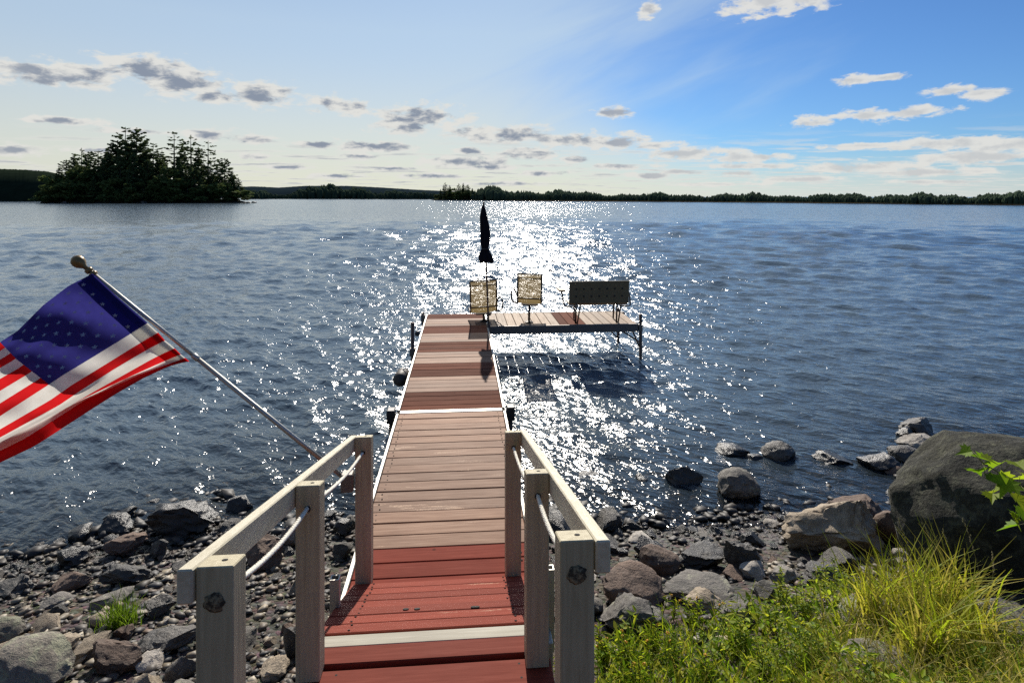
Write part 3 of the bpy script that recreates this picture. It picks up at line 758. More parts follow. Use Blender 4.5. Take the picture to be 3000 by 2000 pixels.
# bright joint between the two sections
jt = MB().box((DX0, 6.216, DECK - 0.05), (DX1, 6.294, DECK + 0.004), None, 0.006).build('joint_strip', M_ALU, far_dock)
def dock_leg(t, x, y, top, r=0.024, mat=None, low=-1.2):
    mb = MB().tube([(x, y, low), (x, y, top)], r, 10); return mb.build('leg', mat or M_PIPE, t, True)
for x in (DX0 - 0.085, DX1 + 0.085):
    dock_leg(far_dock, x, 6.26, DECK + 0.03)
    MB().box((x - 0.042, 6.20, DECK - 0.10), (x + 0.040, 6.32, DECK + 0.035), None, 0.008).build('leg_socket', M_BLACK, far_dock)
    dock_leg(far_dock, x, 11.30, DECK + 0.06)
    MB().box((x - 0.035, 11.25, DECK - 0.10), (x + 0.037, 11.35, DECK + 0.02), None, 0.006).build('leg_socket', M_STEEL, far_dock)
pl = U(955, 797, 8.86)
dock_leg(far_dock, DX0 - 0.085, pl.y, DECK + 0.36, 0.026)
MB().box((DX0 - 0.125, pl.y - 0.06, DECK - 0.12), (DX0 - 0.046, pl.y + 0.06, DECK - 0.01), None, 0.008).build('leg_socket', M_STEEL, far_dock)
MB().lathe((DX0 - 0.075, 9.75, DECK + 0.02), [(0.0, -0.04), (0.035, -0.03), (0.045, 0.0), (0.035, 0.03), (0, 0.04)], 10, (0, 1, 0)).build('mooring_cleat', M_BLACK, far_dock, True)
# round bumper at the left side
bp = U(932, 846, 7.75)
f_ = empty('dock_bumper', (DX0 - 0.09, 7.75, DECK - 0.13), 'round dark dock bumper hanging at the left side of the far dock', 'bumper')
MB().lathe((DX0 - 0.125, 7.75, DECK - 0.08), [(0.0, -0.16), (0.06, -0.155), (0.088, -0.11), (0.092, 0.0), (0.088, 0.11), (0.06, 0.155), (0, 0.16)], 16, (0.12, 1, 0.02)).build('roll', simple('bumper_rubber', (0.06, 0.045, 0.03), 0.6, 0, 0.3, 30), f_, True)
MB().tube([(DX0 - 0.125, 7.75, DECK - 0.0), (DX0 - 0.08, 7.76, DECK + 0.03), (DX0 - 0.03, 7.76, DECK + 0.015)], 0.008, 6).build('strap', M_ROPE, f_, True)

# side platform at the dock's end
PX0, PX1 = DX1 + 0.06, DX1 + 0.06 + 2.56
PY0, PY1 = 10.28, 11.42
plat = empty('dock_platform', ((PX0 + PX1) / 2, (PY0 + PY1) / 2, 0), 'side platform at the dock\'s end carrying the chairs and bench', 'dock platform')
n = 17; p = (PX1 - PX0) / n
bm_ = {}
for i in range(n):
    m = M_BROWN if i in (8, 9, 10) else M_FADEY
    if m.name not in bm_: bm_[m.name] = board_mesh('plank', p - 0.008, PY1 - PY0 - 0.02, 0.028, m)
    put(bm_[m.name], 'plank', plat, (PX0 + (i + 0.5) * p, (PY0 + PY1) / 2, DECK + random.uniform(-.003, .002)))
for ya, yb in ((PY0 - 0.03, PY0 + 0.004), (PY1 - 0.004, PY1 + 0.03)):
    MB().box((PX0, ya, DECK - 0.13), (PX1, yb, DECK + 0.004), None, 0.004).build('side_beam', M_STEEL, plat)
for xa, xb in ((PX0 - 0.005, PX0 + 0.03), (PX1 - 0.03, PX1 + 0.01)):
    MB().box((xa, PY0 + 0.008, DECK - 0.125), (xb, PY1 - 0.008, DECK - 0.035), None, 0.004).build('end_beam', M_STEEL, plat)
for k in range(1, 4):
    xx = PX0 + (PX1 - PX0) * k / 4
    MB().box((xx - 0.02, PY0 + 0.008, DECK - 0.11), (xx + 0.02, PY1 - 0.008, DECK - 0.035), None, 0).build('cross_beam', M_STEEL, plat)
dock_leg(plat, PX1 + 0.045, PY0 - 0.02, DECK + 0.17, 0.027)
dock_leg(plat, PX1 - 0.03, PY1 + 0.06, DECK + 0.05, 0.027)
for y in (PY0 - 0.02, PY1 + 0.0):
    MB().box((PX1 + 0.008, y - 0.03, DECK - 0.12), (PX1 + 0.075, y + 0.04, DECK - 0.01), None, 0.005).build('leg_socket', M_STEEL, plat)
MB().tube([(PX1 - 0.42, PY1 + 0.02, DECK - 0.13), (PX1 - 0.02, PY1 + 0.06, DECK - 0.55)], 0.014, 6).build('brace', M_PIPE, plat, True)
MB().tube([(PX1 - 0.10, PY0 + 0.02, DECK - 0.10), (PX1 + 0.04, PY0 + 0.0, DECK - 0.42)], 0.014, 6).build('brace', M_PIPE, plat, True)
MB().tube([(PX1 + 0.04, PY0 - 0.02, DECK - 0.32), (PX1 - 0.35, PY1 + 0.04, DECK - 0.14)], 0.013, 6).build('brace', M_PIPE, plat, True)

# ------------------------------------------------------------------ furniture on the platform
def rod(path, r, name, mat, par, n=7): return MB().tube(path, r, n).build(name, mat, par, True)
def arc(p0, p1, p2, n=7):
    p0, p1, p2 = Vector(p0), Vector(p1), Vector(p2)
    return [p0 * (1 - t) ** 2 + p1 * 2 * t * (1 - t) + p2 * t * t for t in [i / n for i in range(n + 1)]]

def sling_chair(loc, zdeck, rot, label, wid, back_h, seat_z, lean, arms=(True, True)):
    """sling chair seen from behind; local +Y is where the sitter looks"""
    t = empty('sling_chair', loc, label, 'chair', 'sling chairs on the platform')
    t['_b'] = (0, 0, 0); t.rotation_euler = (0, lean, rot)
    h = wid / 2; s = seat_z
    prof = [(-0.16, s + back_h), (-0.13, s + back_h * 0.75), (-0.085, s + back_h * 0.45), (-0.04, s + back_h * 0.18), (0.0, s + 0.035), (0.05, s), (0.2, s + 0.005), (0.36, s + 0.03), (0.43, s + 0.02), (0.45, s - 0.02)]
    vs = [(x, y, z) for (y, z) in prof for x in (-h + 0.012, 0.0, h - 0.012)]
    vs = [(x, y - (0.012 if x == 0 else 0), z - (0.012 if x == 0 and 0.0 <= y <= 0.4 else 0)) for x, y, z in vs]
    fs = [(r_ * 3 + c, r_ * 3 + c + 1, r_ * 3 + c + 4, r_ * 3 + c + 3) for r_ in range(len(prof) - 1) for c in (0, 1)]
    MB().add(vs, fs).build('sling', M_SLING, t, True)
    for sx in (-1, 1):
        rod([(sx * h, y, z) for y, z in prof], 0.014, 'side_tube', M_FRAME, t)
    for k, (y, z) in enumerate([prof[0], (prof[3][0] - 0.012, prof[3][1])]):
        rod([(-h, y, z), (h, y, z)], 0.012, 'crossbar', M_FRAME, t)
    rod([(-h, prof[1][0] - 0.01, s + back_h * 0.86), (h, prof[1][0] - 0.01, s + back_h * 0.86)], 0.009, 'crossbar', M_FRAME, t)
    for sx, on in zip((-1, 1), arms):
        if on:
            rod([(sx * h, -0.10, s + 0.02)] + arc((sx * (h + 0.06), -0.06, s + 0.03), (sx * (h + 0.12), 0.02, s + 0.02), (sx * (h + 0.115), 0.05, s + 0.19), 6) + [(sx * (h + 0.10), 0.38, s + 0.20)], 0.013, 'armrest', M_FRAME, t)
            rod([(sx * h, 0.35, s)] + [(sx * (h + 0.10), 0.38, s + 0.19)], 0.012, 'arm_support', M_FRAME, t)
    rod([(0.0, 0.07, 0.0), (0.0, 0.07, s - 0.015)], 0.020, 'pedestal', M_FRAME, t, 10)
    MB().box((-0.14, -0.02, s - 0.035), (0.14, 0.24, s - 0.013), None, 0.005).build('seat_bracket', M_FRAME, t)
    MB().lathe((0, 0.07, 0.0), [(0.075, 0.0), (0.075, 0.012), (0.03, 0.03)], 14).build('foot_plate', M_FRAME, t, False)
    return t
c2 = U(1214, 742, 10.55)
sling_chair((c2.x, c2.y - 0.02, DECK + 0.002), DECK, R(-10), 'sling chair in the middle, between the umbrella and the bench, on one pedestal', 0.41, 0.535, 0.34, R(2.0), (True, False))
c1 = U(1113, 735, 10.75)
sling_chair((PX0 - 0.085, 10.62, DECK + 0.004), DECK, R(4), 'low sling chair behind the umbrella pole, leftmost of the seats', 0.46, 0.58, 0.17, R(-3.0), (False, True))

# umbrella
ub = Vector((PX0 - 0.028, PY0 - 0.07, 0))
um = empty('closed_umbrella', (ub.x, ub.y, DECK - 0.45), 'closed dark umbrella standing upright at the dock corner', 'umbrella')
tilt = lambda z: Vector((ub.x - (z - DECK) * 0.040, ub.y, z))
rod([tilt(DECK - 0.40), tilt(2.0), tilt(2.55)], 0.015, 'pole', M_STEEL, um, 8)
MB().tube([tilt(DECK - 0.45), tilt(DECK + 0.06)], 0.030, 10).build('pole_sleeve', M_PIPE, um, True)
# folded canopy: pleated spindle with a flared skirt under its tie
prof = [(0.004, 2.74), (0.030, 2.68), (0.062, 2.52), (0.078, 2.36), (0.084, 2.22), (0.078, 2.10), (0.062, 2.01), (0.058, 1.985), (0.078, 1.94), (0.105, 1.88), (0.120, 1.82), (0.122, 1.775), (0.10, 1.76), (0.02, 1.80)]
vs = []; NK = 48
for j, (r_, z) in enumerate(prof):
    c = tilt(z - 0.06)
    for k in range(NK):
        a = 6.2832 * k / NK; rr = 0.88 * r_ * (1 + 0.20 * math.sin(a * 8 + 0.5 * z * 3) + 0.10 * math.sin(a * 3 + z * 5))
        vs.append((c.x + rr * math.cos(a) + 0.012 * math.sin(z * 9), c.y + rr * math.sin(a), c.z + (0.02 * math.sin(a * 5) if j > 9 else 0)))
fs = [(j * NK + k, j * NK + (k + 1) % NK, (j + 1) * NK + (k + 1) % NK, (j + 1) * NK + k) for j in range(len(prof) - 1) for k in range(NK)]
MB().add(vs, fs).build('folded_canopy', M_UMB, um, True)
tp_ = tilt(1.932)
MB().lathe((tp_.x, tp_.y, tp_.z - 0.01), [(0.066, -0.012), (0.072, 0), (0.066, 0.012)], 16).build('tie_strap', M_BLACK, um, True)
tt = tilt(2.66); MB().lathe((tt.x, tt.y, tt.z), [(0.014, 0), (0.016, 0.04), (0.008, 0.07)], 10).build('finial', M_BLACK, um, True)

# bench
b0 = U(1307, 740, 10.45); b1 = U(1447, 740, 10.45)
bx0, bx1 = b0.x, b1.x; by = PY0 + 0.06
bn = empty('dock_bench', ((bx0 + bx1) / 2, by, DECK + 0.004), 'bench with a wide dark brown dotted back panel, rightmost seat on the platform', 'bench')
zt, zb = 1.35, 0.955
MB().box((bx0, by - 0.012, 0), (bx1, by + 0.012, zt - zb), Matrix.Translation((0, 0, zb)) @ Matrix.Translation((0, by, 0)) @ Matrix.Rotation(R(7), 4, 'X') @ Matrix.Translation((0, -by, 0)), 0.006).build('back_panel', M_BENCH, bn)
RX = Matrix.Translation((0, by, zb)) @ Matrix.Rotation(R(7), 4, 'X')
for r_ in range(2):
    for k in range(7):
        c = RX @ Vector((bx0 + 0.12 + k * (bx1 - bx0 - 0.24) / 6 , -0.014, 0.13 + r_ * 0.13)); ax = RX.to_3x3() @ Vector((0, -1, 0))
        MB().lathe(c, [(0.017, -0.001), (0.015, 0.005), (0.004, 0.007)], 8, ax).build('button', M_BLACK, bn, True)
MB().box((bx0 + 0.01, by + 0.03, zb - 0.035), (bx1 - 0.01, by + 0.44, zb - 0.008), None, 0.006).build('seat', M_BENCH, bn)
for xx in (bx0 + 0.13, bx1 - 0.20):
    rod([(xx - 0.02, by - 0.02, DECK + 0.01), (xx, by + 0.02, zb - 0.02), (xx + 0.01, by + 0.03, zb + 0.05)], 0.015, 'leg', M_FRAME, bn)
    rod([(xx + 0.02, by + 0.02, DECK + 0.01), (xx + 0.075, by + 0.02, zb - 0.02)], 0.013, 'leg', M_FRAME, bn)
    rod([(xx + 0.03, by + 0.40, DECK + 0.01), (xx + 0.03, by + 0.36, zb - 0.03)], 0.015, 'leg', M_FRAME, bn)
for sx, xe in ((-1, bx0), (1, bx1)):
    rod([(xe - sx * 0.16, by - 0.015, zb - 0.045), (xe - sx * 0.02, by - 0.015, zb - 0.05)] + arc((xe + sx * (0.03 if sx > 0 else 0.06), by - 0.01, zb - 0.04), (xe + sx * (0.03 if sx > 0 else 0.11), by, zb), (xe + sx * (0.02 if sx > 0 else 0.11), by + 0.02, zb + 0.16), 6) + [(xe + sx * (0.02 if sx > 0 else 0.10), by + 0.36, zb + 0.20)], 0.013, 'armrest', M_FRAME, bn)
MB().box((bx0 - 0.165, by + 0.05, zb + 0.195), (bx0 - 0.055, by + 0.38, zb + 0.225), None, 0.008).build('arm_pad', simple('tan_pad', (0.36, 0.25, 0.13), 0.6), bn)

# ------------------------------------------------------------------ ramp and walkway
TOPZ = 0.96; RY0, RY1 = 2.60, 3.45
WX0, WX1 = -0.615, 0.352
walk = empty('wooden_walkway', (-0.13, 2.0, 0.4), 'red painted walkway and short ramp leading down onto the dock', 'walkway')
L = math.hypot(RY1 - RY0, TOPZ - DECK - 0.03); sl = math.atan2(TOPZ - DECK - 0.03, RY1 - RY0)
n = 7; p = L / n
rb = board_mesh('plank', WX1 - WX0, p - 0.006, 0.028, M_RED)
for i in range(n):
    d = (i + 0.5) * p
    put(rb, 'plank', walk, (-0.13, RY1 - math.cos(sl) * d, DECK + 0.035 + math.sin(sl) * d + random.uniform(-.002, .002)), None, (-sl + random.uniform(-.008, .008), 0, 0))
put(board_mesh('edge_strip', WX1 - WX0 - 0.02, 0.068, 0.03, M_WHITE), 'edge_strip', walk, (-0.13, RY0 - 0.045, TOPZ + 0.004))
y = RY0 - 0.085
for w in (0.10, 0.14, 0.14, 0.14, 0.14, 0.14, 0.14, 0.14, 0.14, 0.14, 0.14):
    put(board_mesh('plank', WX1 - WX0, w - 0.006, 0.032, M_RED), 'plank', walk, (-0.13 + random.uniform(-.004, .004), y - w / 2, TOPZ + random.uniform(-.002, .003) + (0.012 if w < 0.12 else 0.0)))
    y -= w + (0.012 if w < 0.12 else 0)
for xx in (WX0 + 0.10, WX1 - 0.14):
    MB().box((xx, 0.9, TOPZ - 0.22), (xx + 0.04, RY0 - 0.06, TOPZ - 0.034)).build('stringer', M_TIMBER, walk)
    mbs = MB(); x0, x1 = xx, xx + 0.04
    ya, za, yb, zb_ = RY0 - 0.05, TOPZ - 0.035, RY1 - 0.05, DECK + 0.004
    mbs.add([(x0, ya, za), (x1, ya, za), (x0, yb, zb_ + 0.02), (x1, yb, zb_ + 0.02), (x0, ya, za - 0.16), (x1, ya, za - 0.16), (x0, yb - 0.12, zb_), (x1, yb - 0.12, zb_)], [(0, 1, 3, 2), (4, 6, 7, 5), (0, 2, 6, 4), (1, 5, 7, 3), (0, 4, 5, 1), (2, 3, 7, 6)])
    mbs.build('stringer', M_TIMBER, walk)
    for yy in (1.3, 2.35):
        MB().box((xx - 0.10, yy - 0.05, 0.0), (xx - 0.003, yy + 0.05, TOPZ - 0.036)).build('support_post', M_TIMBER, walk)
screw_rows(walk, (WX0 + 0.13, WX1 - 0.12), [(RY1 - math.cos(sl) * (i + .5) * p, DECK + 0.0365 + math.sin(sl) * (i + .5) * p, sl) for i in range(n)] + [(RY0 - 0.26, TOPZ + 0.001, 0.0), (RY0 - 0.40, TOPZ + 0.001, 0.0)])
def nut(x, y, z, n=(0, 0, 1)): MB().lathe((x, y, z), [(0.014, -0.002), (0.014, 0.003), (0.006, 0.0035)], 10, n).build('bolt_head', M_HOLE, walk)
for (px, py) in ((932, 1409), (958, 1393), (1088, 1374), (1095, 1400)):
    q = U(px, py, 2.85)
    d = (RY1 - q.y); nut(q.x, q.y, DECK + 0.038 + math.tan(sl) * d, (0, math.sin(sl), math.cos(sl)))

# brackets where the dock hangs at the walkway's foot
for px, py, zc in ((770, 1325, 2.95), (1262, 1302, 3.1)):
    q = U(px, py, zc)
    t = empty('steel_bracket', (q.x, q.y, 0.3), ('open square steel bracket left of the ramp, against the dock rail' if px < 1000 else 'open square steel bracket right of the ramp, behind the right posts'), 'bracket', 'brackets holding the near dock')
    for (a, b) in (((-.022, -.022), (-.016, .022)), ((.016, -.022), (.022, .022)), ((-.016, -.022), (.016, -.016)), ((-.016, .016), (.016, .022))):
        MB().box((q.x + a[0], q.y + a[1], q.z - 0.42), (q.x + b[0], q.y + b[1], q.z)).build('tube_wall', M_ALU, t)

# ------------------------------------------------------------------ railings
PW = 0.089
PYS = (1.575, 2.385, 3.50)
def rail_z(y): return 1.91 - 0.244 * (y - 1.575)
def splay(side, y): return (-0.048 * (3.5 - y) / 1.925 + 0.006) if side < 0 else 0.0
def drop(side, y): return -0.022 * (3.5 - y) / 1.925 if side < 0 else 0.0
def railing(side):
    xin = -0.515 if side < 0 else 0.250
    x0, x1 = (xin - PW, xin) if side < 0 else (xin, xin + PW)
    nm = 'left' if side < 0 else 'right'
    t = empty('railing', ((x0 + x1) / 2, 2.5, 0.9), 'cream painted wooden railing on the %s of the walkway, three posts and sloping top rail' % nm, 'railing', 'railings of the walkway')
    X0, X1 = x0, x1
    for k, y in enumerate(PYS):
        x0, x1 = X0 + splay(side, y), X1 + splay(side, y)
        zt_ = rail_z(y - PW / 2) + drop(side, y); zl = DECK + 0.012 if k == 2 else TOPZ + 0.006
        if k == 2: zl = DECK + 0.004
        mb = MB(); mb.box((x0, y - PW / 2, zl), (x1, y + PW / 2, zt_), None, 0.003)
        # tops slope with the rail
        mb.v = [(vx, vy, vz - 0.244 * (vy - (y - PW / 2)) * (1 if vz > zt_ - 0.02 else 0)) for vx, vy, vz in mb.v]
        po = mb.build('post', M_POST, t)
        cx = (x0 + x1) / 2
        MB().lathe((cx + 0.008, y, rail_z(y) + drop(side, y) - 0.001), [(0.0075, -0.001), (0.0075, 0.0025), (0.003, 0.003)], 8, (0, 0.24, 1)).build('screw_hole', M_HOLE, po)
        MB().lathe((cx, y - PW / 2 - 0.0005, zt_ - 0.088), [(0.0125, -0.002), (0.0125, 0.002), (0.004, 0.0025)], 12, (0, -1, 0)).build('rope_hole', M_HOLE, po)
        MB().lathe((cx, y + PW / 2 + 0.0005, zt_ - 0.10), [(0.0125, -0.002), (0.0125, 0.002), (0.004, 0.0025)], 12, (0, 1, 0)).build('rope_hole', M_HOLE, po)
    xa, xb = (X0 - 0.040, X0 - 0.002) if side < 0 else (X1 + 0.002, X1 + 0.040)
    ya, yb = PYS[0] - PW / 2 - 0.01, PYS[2] + PW / 2
    za, zb2 = rail_z(ya), rail_z(yb)
    mb = MB(); mb.box((xa, ya, -0.085), (xb, yb, 0.0), None, 0.004)
    mb.v = [(vx + splay(side, vy), vy, vz + rail_z(vy) + drop(side, vy)) for vx, vy, vz in mb.v]
    mb.build('top_rail', M_RAIL, t)
    return (X0 + X1) / 2
xl = railing(-1); xr = railing(1)
def rope(x, sag, label):
    sd = -1 if x < -0.2 else 1
    z = lambda y: rail_z(y - PW / 2) - 0.088 + drop(sd, y)
    t = empty('rope', (x, 2.5, 1.6), label, 'rope', 'ropes threaded through the railing posts')
    pts = []
    for a, b in ((PYS[0], PYS[1]), (PYS[1], PYS[2])):
        ya, yb = a - 0.05, b + 0.05
        m_ = 14
        for i in range(m_):
            u = i / m_; y_ = a + (b - a) * u
            pts.append((x, y_, z(a) + (z(b) - z(a)) * u - sag * 4 * u * (1 - u)))
    pts = [(x, PYS[0] - 0.030, z(PYS[0]))] + pts + [(x, PYS[2] - 0.052, z(PYS[2]))]
    pts = sorted([(q[0] + splay(sd, q[1]), q[1], q[2]) for q in pts], key=lambda q: q[1])
    x = x + splay(sd, PYS[0])
    # twisted strands: three thin tubes wound round each other
    fine = []
    for i in range(len(pts) - 1):
        for j in range(6):
            u = j / 6; fine.append(Vector(pts[i]).lerp(Vector(pts[i + 1]), u))
    for s_ in range(3):
        q = []; ln = 0
        for i, v in enumerate(fine):
            if i: ln += (v - fine[i - 1]).length
            a = ln * 130 + s_ * 2.094; q.append(v + Vector((math.cos(a), 0, math.sin(a))) * 0.0042)
        MB().tube(q, 0.0052, 5).build('strand', M_ROPE, t, True)
    kz = z(PYS[0]); ky = PYS[0] - PW / 2 - 0.012
    bmk = bmesh.new(); bmesh.ops.create_icosphere(bmk, subdivisions=3, radius=1.0)
    for v in bmk.verts:
        n_k = mnoise.fractal(v.co * 2.2 + Vector((x * 9, 0, 3)), 0.8, 2.0, 4); v.co = v.co * (1 + 0.28 * n_k)
        v.co = Vector((x + v.co.x * 0.026, ky + 0.0125 + v.co.y * 0.006, kz + v.co.z * 0.025))
    MB().add([v.co.copy() for v in bmk.verts], [[w.index for w in f.verts] for f in bmk.faces]).build('knot', M_KNOT, t, True); bmk.free()
rope(xl, 0.035, 'white twisted rope sagging between the left railing posts')
rope(xr, 0.045, 'white twisted rope sagging between the right railing posts')

# ------------------------------------------------------------------ flag
pb = Vector((-0.648, 3.46, 1.215)); ptip = U(186, 606, 3.29)
pd = (ptip - pb).normalized(); plen = (ptip - pb).length
fp = empty('flagpole', pb, 'slim metal flagpole leaning out from the left railing', 'flagpole')
rod([pb - pd * 0.02, pb + pd * (plen * 0.58)], 0.0125, 'lower_pole', M_ALU, fp, 12)
rod([pb + pd * (plen * 0.56), pb + pd * (plen - 0.06)], 0.0105, 'upper_pole', M_ALU, fp, 12)
MB().lathe(pb + pd * plen * 0.575, [(0.0135, -0.02), (0.016, -0.018), (0.016, 0.018), (0.0115, 0.02)], 12, pd).build('joint_ring', M_ALU, fp, True)
MB().lathe(pb + pd * (plen - 0.005), [(0.0, -0.05), (0.010, -0.05), (0.012, -0.02), (0.018, -0.012), (0.030, 0.005), (0.034, 0.024), (0.030, 0.043), (0.016, 0.057), (0.0, 0.060)], 14, pd).build('finial_ball', M_GOLD, fp, True)
for k in (0.055, 0.085):
    MB().lathe(pb + pd * (plen - k), [(0.013, -0.012), (0.020, -0.009), (0.020, 0.009), (0.013, 0.012)], 12, pd).build('clip_ring', M_GOLD, fp, True)
MB().box((-0.066, -0.035, -0.05), (0.002, 0.035, 0.05), Matrix.Translation((-0.607, 3.46, 1.205)), 0.006).build('wall_bracket', M_STEEL, fp)

# rows of the cloth: (v, points along the fly as px, py), u = 0 at the hoist, 1 at the fly end (outside the frame)
US = [0.0, 0.06, 0.12, 0.22, 0.34, 0.44, 0.62, 0.82, 1.0]
ROWS = {
    0.0:    [(212, 628), (190, 640), (158, 656), (100, 700), (40, 760), (-10, 792), (-120, 850), (-230, 905), (-330, 950)],
    0.25:   [(262, 676), (238, 690), (208, 706), (148, 742), (84, 794), (28, 834), (-90, 900), (-205, 955), (-300, 1000)],
    0.538:  [(338, 742), (314, 757), (284, 776), (216, 818), (146, 860), (104, 888), (-20, 968), (-130, 1030), (-230, 1080)],
    0.615:  [(362, 764), (338, 778), (306, 797), (240, 838), (166, 883), (116, 918), (-8, 990), (-120, 1050), (-220, 1098)],
    0.692:  [(378, 782), (354, 794), (322, 812), (258, 850), (186, 896), (136, 930), (6, 1001), (-110, 1062), (-212, 1110)],
    0.769:  [(400, 800), (376, 811), (346, 826), (282, 862), (214, 900), (160, 932), (22, 1004), (-100, 1068), (-205, 1118)],
    0.846:  [(414, 814), (392, 823), (362, 836), (300, 864), (232, 896), (178, 922), (40, 990), (-92, 1062), (-200, 1120)],
    0.923:  [(424, 822), (403, 830), (374, 840), (316, 862), (250, 893), (196, 918), (58, 1006), (-86, 1078), (-196, 1136)],
    1.0:    [(434, 830), (413, 834), (386, 842), (330, 868), (270, 902), (222, 932), (80, 1024), (-80, 1100), (-192, 1158)],
}
VK = sorted(ROWS)
def flag_point(u, v):
    a = []
    for k in VK:
        r_ = np.array(ROWS[k], float); a.append((np.interp(u, US, r_[:, 0]), np.interp(u, US, r_[:, 1])))
    a = np.array(a)
    px, py = np.interp(v, VK, a[:, 0]), np.interp(v, VK, a[:, 1])
    fold = smooth(0.70, 0.86, v) - 0.55 * smooth(0.86, 1.0, v)
    zc = 3.27 - 0.55 * u + 0.055 * math.sin(u * 9 + v * 2.2) * min(1, u * 5) + 0.02 * math.sin(u * 31 + v * 9) * min(1, u * 6) + fold * 0.26 * min(1, u * 3.5) + 0.010 * math.sin(v * 40 + u * 12) * u
    return U(px, py, zc)
fg = empty('flag', flag_point(0, 0), 'striped flag with starred blue canton blowing left from the pole', 'flag')
CU = 0.42
def cloth(u0, u1, v0, v1, nu, nv, name, mat, off=0.0):
    us = np.linspace(u0, u1, nu + 1); vsx = np.linspace(v0, v1, nv + 1); mb = MB()
    P = [flag_point(u, v) for v in vsx for u in us]
    mb.add([tuple(p + Vector((0, -off, 0))) for p in P], [(j * (nu + 1) + i, j * (nu + 1) + i + 1, (j + 1) * (nu + 1) + i + 1, (j + 1) * (nu + 1) + i) for j in range(nv) for i in range(nu)])
    return mb.build(name, mat, fg, True)
cn = cloth(0.0, CU, 0.0, 7 / 13, 30, 26, 'canton', M_FBLUE)
for k in range(13):
    cloth(0.0 if k >= 7 else CU, 1.0, k / 13, (k + 1) / 13, 46 if k >= 7 else 28, 4, 'stripe', M_FRED if k % 2 == 0 else M_FWHITE)
# sleeve: the hem folded over at the hoist
cloth(0.0, 0.085, 0.006, 7 / 13, 5, 26, 'sleeve', M_FBLUE, -0.006)
for k in range(7, 13): cloth(0.0, 0.085, k / 13, (k + 1) / 13, 5, 4, 'sleeve', M_FRED if k % 2 == 0 else M_FWHITE, -0.006)
for row in range(9):
    for c in range(6 if row % 2 == 0 else 5):
        u = (0.10 + (c + (0.5 if row % 2 == 0 else 1.0)) / 6 * 0.90) * CU; v = (row + 0.9) / 9.8 * 7 / 13
        du, dv = 0.011, 0.0165
        o_ = []
        for i in range(10):
            a = 6.2832 * i / 10 + 0.3; r_ = 1.0 if i % 2 == 0 else 0.42
            o_.append(flag_point(u + du * r_ * math.cos(a), v + dv * r_ * math.sin(a)) + Vector((0, -0.003, 0)))
        MB().add(o_, [tuple(range(10))]).build('star', M_FSTAR, cn)

# ------------------------------------------------------------------ rocks
def rock_mesh(seed, sub, dims, angular=0.6, rough=0.10, facets=14, planes=None):
    g = np.random.default_rng(seed)
    bm = bmesh.new(); bmesh.ops.create_icosphere(bm, subdivisions=sub, radius=1.0)
    V = np.array([v.co[:] for v in bm.verts]); Fc = [[v.index for v in f.verts] for f in bm.faces]; bm.free()
    N = V.copy()
    for f_i in range(facets if planes is None else len(planes)):
        n = g.normal(size=3); n[2] *= 0.8; n /= np.linalg.norm(n); d = g.uniform(0.45, 0.88)
        if planes is not None: n = np.array(planes[f_i][:3], float); n /= np.linalg.norm(n); d = planes[f_i][3]
        k = V @ n; over = np.clip(k - d, 0, None); V -= (over * angular)[:, None] * n
    o = g.uniform(0, 60, 3)
    nn = np.array([mnoise.fractal(Vector(p * 1.3 + o), 1.0, 2.0, 2) * 0.6 + mnoise.fractal(Vector(p * 3.2 + o), 0.9, 2.1, 5) for p in N])
    V *= (1 + rough * nn)[:, None]
    V = V * np.array(dims) / 2 / np.abs(V).max(0)
    return V, np.array(Fc)

def make_rock(name, px0, px1, py0, py1, mat, label, seed, cat='rock', group=None, deep=0.9, sink=0.18, sub=4, angular=0.6, rough=0.12, rot=None, facets=14, planes=None):
    """a rock whose outline in the photograph is px0..px1, py0..py1 (2352-wide copy); it stands where its foot meets the shore"""
    fp_, zc = hit((px0 + px1) / 2, py1 - 0.08 * (py1 - py0))
    w = (px1 - px0) / F * zc; d = w * deep
    zc2 = zc + d * 0.38
    w = (px1 - px0) / F * zc2
    # height so that the top lands at py0
    ztop = CAMZ - (py0 - HY) * (zc2 + 0.1 * d) / F
    c = U((px0 + px1) / 2, HY, zc2)
    g0 = float(gz(c.x, c.y)); g0 = min(g0, fp_.z)
    h = max(ztop - g0, 0.25 * w * 0.5); hh = h / (1 - sink)
    V, Fc = rock_mesh(seed, sub, (w, d, hh), angular, rough, facets, planes)
    if rot:
        ca, sa = math.cos(rot), math.sin(rot); V = V @ np.array([[ca, 0, sa], [0, 1, 0], [-sa, 0, ca]])
    ca, sa = math.cos(-YAW), math.sin(-YAW)
    V = V @ np.array([[ca, -sa, 0], [sa, ca, 0], [0, 0, 1]]).T
    o = np_mesh(name, V, Fc, mat)
    o.location = (c.x, c.y, g0 + h - hh / 2)
    o.data.polygons.foreach_set('use_smooth', np.ones(len(Fc), dtype=bool))
    o.data.set_sharp_from_angle(angle=R(38))
    return tag(o, label, cat, group)

